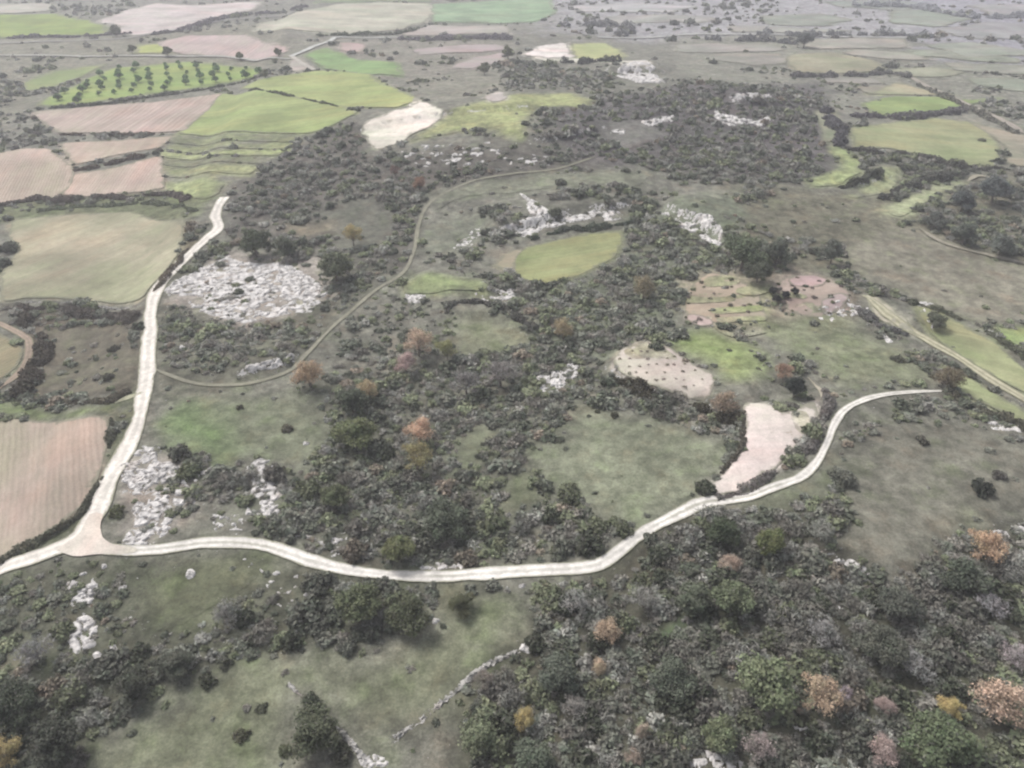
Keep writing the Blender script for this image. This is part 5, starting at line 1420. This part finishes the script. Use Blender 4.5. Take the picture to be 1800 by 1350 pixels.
# ------------------------------------------------------------------ scrub
DENSE = [
    ([(800, 1420), (812, 1230), (935, 1145), (940, 1040), (1100, 1010), (1245, 892), (1480, 884), (1470, 970), (1430, 985), (1545, 1030), (1620, 1030), (1650, 945), (1920, 920), (1920, 1420)], 1.0),
    ([(-120, 1180), (0, 1150), (240, 1140), (340, 1110), (420, 1050), (500, 1085), (560, 1030), (780, 1030), (770, 1085), (640, 1145), (440, 1150), (330, 1195), (240, 1258), (140, 1420), (-120, 1420)], .95),
    ([(-120, 1010), (0, 1015), (110, 985), (240, 1000), (250, 1120), (-120, 1170)], .75),
    ([(560, 690), (640, 650), (780, 640), (950, 600), (1062, 645), (1245, 715), (1300, 745), (1298, 772), (1230, 755), (1010, 700), (985, 760), (945, 800), (955, 850), (1010, 885), (1060, 918), (1200, 895), (1040, 985), (840, 998), (570, 985), (450, 935), (540, 850), (560, 760)], .9),
    ([(395, 345), (470, 292), (540, 248), (600, 214), (640, 222), (645, 250), (660, 270), (930, 245), (970, 290), (830, 315), (745, 360), (725, 440), (700, 480), (600, 560), (560, 520), (550, 480), (430, 452), (405, 420)], .8),
    ([(270, 560), (340, 550), (430, 575), (560, 550), (570, 580), (500, 650), (280, 655)], .85),
    ([(930, 195), (1120, 155), (1450, 150), (1440, 320), (1240, 330), (1060, 280), (960, 285)], .95),
    ([(1090, 470), (1110, 390), (1290, 380), (1480, 430), (1370, 480), (1200, 490), (1180, 590), (1060, 640), (960, 590), (970, 520)], .85),
    ([(1618, 398), (1660, 356), (1716, 334), (1860, 300), (1860, 460), (1700, 436), (1620, 400)], .95),
    ([(1480, 255), (1560, 265), (1740, 300), (1800, 300), (1800, 312), (1690, 308), (1630, 318), (1590, 338), (1568, 340), (1595, 300), (1545, 288), (1515, 300)], .9),
    ([(1500, 770), (1590, 740), (1700, 690), (1820, 760), (1860, 800), (1720, 790), (1600, 745)], .55),
    ([(850, 105), (930, 110), (1080, 130), (1100, 155), (900, 160)], .8),
    ([(10, 540), (245, 548), (245, 575), (80, 575), (60, 620), (40, 690), (10, 690), (50, 620), (10, 575)], .7),
    ([(-60, 200), (60, 195), (110, 250), (130, 300), (110, 285), (80, 262), (-60, 268)], .7),
    ([(640, 500), (700, 520), (800, 530), (800, 620), (700, 660), (600, 640), (580, 590)], .7),
    ([(950, -20), (1350, -20), (1400, 60), (1000, 70)], .45),
    ([(192, 735), (236, 742), (205, 806), (150, 905), (100, 942), (0, 988), (-90, 1035), (-90, 1028), (0, 976), (128, 906), (178, 826)], .75),
    ([(130, 290), (280, 262), (280, 275), (140, 306)], .9),
    ([(110, 234), (300, 234), (296, 240), (110, 250)], .8),
    ([(0, 346), (130, 347), (290, 340), (300, 350), (130, 368), (0, 372)], .6),
    ([(500, 66), (900, 63), (890, 76), (700, 78)], .5),
    ([(300, 50), (370, 34), (520, 12), (540, 20), (460, 40), (330, 62)], .6),
    ([(100, 10), (210, 8), (200, 25), (140, 30)], .7),
]
DENSE = [(wpoly(p), v) for p, v in DENSE]

def density(x, y):
    cl = fbm(x, y, 24, 4, 301)
    d = 0.02 + 0.93 * sstep(0.0, 0.28, cl + 0.22 * fbm(x, y, 6, 2, 303))
    far = sstep(420, 700, y)
    d = d * (1 - 0.55 * far * (0.4 + 0.6 * sstep(0.3, -0.3, fbm(x, y, 120, 3, 307))))
    for poly, v in DENSE:
        s = signed(x, y, poly, 12) + 2.5 * fbm(x, y, 8, 2, 305)
        t = sstep(-2, 3, s)
        d = d * (1 - t) + t * v * np.clip(1.05 + 0.9 * cl, 0.3, 1.15)
    for nm, pts, col, mt, rough, ang, poly in PATCHES:
        keep = {'meadow': .014, 'fallow_field': .12, 'terraced_plot': .12, 'green_meadow': .0, 'terrace_meadow': .03, 'stony_strip': .05}.get(nm, 0.0)
        s = signed(x, y, poly, 8) - 0.5 + (1.6 * fbm(x, y, 7, 2, 309) if mt == 'M' else 0)
        t = sstep(-1.0, 1.2, s)
        d = d * (1 - t) + t * keep
    for (line, wid) in ROAD_LINES:
        lo, hi = line.min(0) - 12, line.max(0) + 12
        k = np.nonzero((x > lo[0]) & (x < hi[0]) & (y > lo[1]) & (y < hi[1]))[0]
        if len(k):
            e = edge_dist(x[k], y[k], line[::3], False)
            d[k] *= sstep(wid * .5 + 0.7, wid * .5 + 2.2, e)
    for poly in OUT_POLYS:
        d = np.where(inside(x, y, poly), d * 0.3 + .04, d)
    return d

TONES = [((98, 100, 89), "grey-green", 32), ((78, 82, 69), "dark green", 24), ((102, 107, 82), "olive", 18), ((108, 105, 97), "grey-brown", 14), ((122, 121, 114), "pale grey", 11), ((116, 106, 92), "brown", 3)]
TC = np.array([t[0] for t in TONES], float)
TW = np.array([t[2] for t in TONES], float)

def scatter(y0, y1, step, rlo, rhi):
    xm = (y1 + 60) * 0.86
    gx, gy = np.meshgrid(np.arange(-xm, xm, step), np.arange(y0, y1, step))
    x = gx.ravel() + RNG.uniform(-.48, .48, gx.size) * step
    y = gy.ravel() + RNG.uniform(-.48, .48, gx.size) * step
    px, py, dd = project(x, y, height(x, y))
    k = (px > -220) & (px < 2020) & (py > -45) & (py < 1460)
    x, y = x[k], y[k]
    d = density(x, y)
    k = RNG.random(len(x)) < d
    x, y, d = x[k], y[k], d[k]
    size = rlo + (rhi - rlo) * RNG.beta(1.25, 3.6, len(x)) * (0.4 + 0.65 * d)
    # not inside the trunks of placed trees
    for tx, ty, tr in TREES_XY:
        near = np.hypot(x - tx, y - ty) < tr * 0.55
        size[near] *= 0.45
    mood = fbm(x, y, 22, 2, 401)
    wts = TW[None, :] * np.ones((len(x), 1))
    wts[:, 2] *= 1 + 2.5 * np.clip(mood, 0, 1)
    wts[:, 3:5] *= (1 + 2.5 * np.clip(-mood, 0, 1))[:, None]
    wood = sstep(-10, 25, x) * sstep(125, 95, y)                       # the nearer wood on this side is mostly leafless
    wts[:, 3:5] *= (1 + 1.1 * wood)[:, None]
    cum = np.cumsum(wts / wts.sum(1)[:, None], 1)
    ti = (RNG.random(len(x))[:, None] > cum).sum(1).clip(0, len(TONES) - 1)
    return x, y, size, ti

parts = [scatter(28, 190, 2.05, .7, 4.0), scatter(190, 330, 3.0, .9, 4.4), scatter(330, 560, 4.4, 1.0, 4.2), scatter(560, 1250, 9.5, 1.2, 8.5)]
x, y, size, ti = (np.concatenate(v) for v in zip(*parts))
z = height(x, y)
px, py, dd = project(x, y, z)
shown = np.where((px > 10) & (px < 1785) & (py > 60) & (py < 1345), size / dd, 0)
order = np.argsort(-shown)
N_IND = 240
ind, rest = order[:N_IND], order[N_IND:]

DIRS = ["right of", "down and right of", "below", "down and left of", "left of", "up and left of", "above", "up and right of"]
ORD = ["nearest", "second", "third", "fourth", "fifth", "sixth", "seventh", "eighth", "ninth", "tenth", "eleventh", "twelfth", "thirteenth", "fourteenth", "fifteenth", "sixteenth", "seventeenth", "eighteenth", "nineteenth", "twentieth"]
LM = np.array([(a[1], a[2]) for a in LANDMARKS], float)
cells = {}
for i in ind:
    dv = np.array([px[i], py[i]]) - LM
    q = np.hypot(dv[:, 0], dv[:, 1] * 1.2)
    j = int(np.argmin(q))
    a = int(round(math.atan2(dv[j, 1], dv[j, 0]) / (math.pi / 4))) % 8
    cells.setdefault((j, a), []).append((q[j], i))
for (j, a), lst in cells.items():
    for rank, (_q, i) in enumerate(sorted(lst)):
        tone = TONES[ti[i]][1]
        twig = tone in ("pale grey", "grey-brown") and RNG.random() < .7
        o = link(bpy.data.objects.new("scrub_bush", random.choice(K_TWIG if twig else K_BUSH)[0]))
        r = float(size[i])
        o.scale = (r, r * random.uniform(.85, 1.15), r * random.uniform(.85, 1.2))
        o.rotation_euler = (0, 0, random.uniform(0, 6.28))
        o.location = (x[i], y[i], z[i] - .05)
        jit = random.uniform(.85, 1.15)
        o.color = (*(leafcol(TONES[ti[i]][0], dist_of((x[i], y[i]))) * jit), 1)
        what = f"{tone} scrub bush"
        tag(o, f"{what}, {ORD[min(rank, 19)]} one {DIRS[a]} the {LANDMARKS[j][0]}", "bush", "bushes of the nearer thickets")

def scrub_object(name, ids, kitset):
    """one object of countless small bushes: points that carry size, turn and tint; geometry nodes put a bush on each"""
    n = len(ids)
    me = bpy.data.meshes.new(name)
    me.vertices.add(n)
    me.vertices.foreach_set("co", np.stack([x[ids], y[ids], z[ids] - .05], -1).astype(np.float32).ravel())
    s = size[ids]
    flat = np.where(s > 2.2, .95, .8)
    point_attr(me, "scl", 'FLOAT_VECTOR', np.stack([s, s * RNG.uniform(.85, 1.15, n), s * flat * RNG.uniform(.75, 1.15, n)], -1))
    point_attr(me, "rot", 'FLOAT_VECTOR', np.stack([np.zeros(n), np.zeros(n), RNG.uniform(0, 6.28, n)], -1))
    grey = np.isin(ti[ids], [3, 4])
    hi = len(kitset)
    pick = RNG.integers(0, 5 if hi > 5 else hi, n)
    if hi > 5:
        pick = np.where(grey & (RNG.random(n) < .7), RNG.integers(5, hi, n), pick)
    point_attr(me, "idx", 'INT', pick)
    dist = np.sqrt(x[ids] ** 2 + y[ids] ** 2 + CAM_H ** 2)
    T = np.exp(-HAZE * dist)[:, None]
    c = np.array([lin(t) for t in TC])[ti[ids]]
    c = c * (1 - 0.12 * sstep(250, 450, dist))[:, None]
    c = c + (c.mean(1)[:, None] - c) * 0.2
    c = c * (1 + 0.16 * sstep(130, 220, dist))[:, None]
    c = np.clip(c * ALB * 2.5 * RNG.uniform(.8, 1.2, n)[:, None], .02, .6)
    point_attr(me, "tint", 'FLOAT_COLOR', np.column_stack([c, np.ones(n)]))
    o = link(bpy.data.objects.new(name, me))
    o["kind"] = "stuff"
    coll = bpy.data.collections.new(name + " plants")
    for k, (m, _t) in enumerate(kitset):
        coll.objects.link(bpy.data.objects.new(f"{name}_plant_{k:02d}", m))
    g = bpy.data.node_groups.new(name, 'GeometryNodeTree')
    g.interface.new_socket("Geometry", in_out='INPUT', socket_type='NodeSocketGeometry')
    g.interface.new_socket("Geometry", in_out='OUTPUT', socket_type='NodeSocketGeometry')
    gi, go = g.nodes.new("NodeGroupInput"), g.nodes.new("NodeGroupOutput")
    ci = g.nodes.new("GeometryNodeCollectionInfo")
    ci.inputs["Collection"].default_value = coll
    ci.inputs["Separate Children"].default_value = True
    ci.inputs["Reset Children"].default_value = True
    ip = g.nodes.new("GeometryNodeInstanceOnPoints")
    ip.inputs["Pick Instance"].default_value = True
    def attr(nm, kind):
        q = g.nodes.new("GeometryNodeInputNamedAttribute")
        q.data_type = kind
        q.inputs["Name"].default_value = nm
        return q.outputs[0]
    g.links.new(gi.outputs[0], ip.inputs["Points"])
    g.links.new(ci.outputs[0], ip.inputs["Instance"])
    g.links.new(attr("idx", 'INT'), ip.inputs["Instance Index"])
    e = g.nodes.new("FunctionNodeEulerToRotation")
    g.links.new(attr("rot", 'FLOAT_VECTOR'), e.inputs[0])
    g.links.new(e.outputs[0], ip.inputs["Rotation"])
    g.links.new(attr("scl", 'FLOAT_VECTOR'), ip.inputs["Scale"])
    g.links.new(ip.outputs[0], go.inputs[0])
    o.modifiers.new("plants", 'NODES').node_group = g

near = rest[y[rest] < 330]
far = rest[y[rest] >= 330]
scrub_object("scrub_undergrowth", near, K_SCRUB)
scrub_object("distant_scrub", far, K_FAR)
def tufts():
    global x, y, z, size, ti
    gx, gy = np.meshgrid(np.arange(-190, 190, 1.5), np.arange(28, 230, 1.5))
    tx, ty = gx.ravel() + RNG.uniform(-.7, .7, gx.size), gy.ravel() + RNG.uniform(-.7, .7, gx.size)
    qx, qy, _d = project(tx, ty, height(tx, ty))
    k = (qx > -150) & (qx < 1950) & (qy < 1440)
    tx, ty = tx[k], ty[k]
    cl = fbm(tx, ty, 9, 3, 701)
    k = RNG.random(len(tx)) < np.clip(0.05 + density(tx, ty) * .8, 0, .75) * sstep(-.35, .25, cl)
    for nm, pts, col, mt, rough, ang, poly in PATCHES:
        ins = signed(tx, ty, poly, 3) > -.3
        k &= ~ins | (RNG.random(len(tx)) < (.10 if nm in ('meadow', 'green_meadow') else 0.0))
    for line, wid in ROAD_LINES:
        k &= edge_dist(tx, ty, line[::4], False) > wid * .5 + .5
    x, y = tx[k], ty[k]
    z = height(x, y)
    size = RNG.uniform(.3, .85, len(x))
    ti = RNG.choice(6, len(x), p=[.32, .05, .24, .2, .17, .02])
    scrub_object("low_shrubs", np.arange(len(x)), K_FAR)

tufts()
print("scrub", len(near), len(far), "orchard", len(rows), "individual", len(ind))

# ------------------------------------------------------------------ hazy air
def haze():
    m = bpy.data.materials.new("haze")
    m.use_nodes = True
    t = m.node_tree
    for n in list(t.nodes):
        if n.type == 'BSDF_PRINCIPLED':
            t.nodes.remove(n)
    v = t.nodes.new("ShaderNodeVolumePrincipled")
    v.inputs["Color"].default_value = (0.90, 0.895, 0.97, 1)
    v.inputs["Density"].default_value = HAZE
    v.inputs["Anisotropy"].default_value = 0.2
    t.links.new(v.outputs[0], t.nodes["Material Output"].inputs["Volume"])
    X0, X1, Y0, Y1, Z0, Z1 = -5400, 5400, -500, 7400, -20, 118
    V = [(a, b, c) for c in (Z0, Z1) for b in (Y0, Y1) for a in (X0, X1)]
    F = [(0, 2, 3, 1), (4, 5, 7, 6), (0, 1, 5, 4), (1, 3, 7, 5), (3, 2, 6, 7), (2, 0, 4, 6)]
    o = link(bpy.data.objects.new("haze", mesh("haze", V, F, m)))
    o["kind"] = "stuff"

haze()
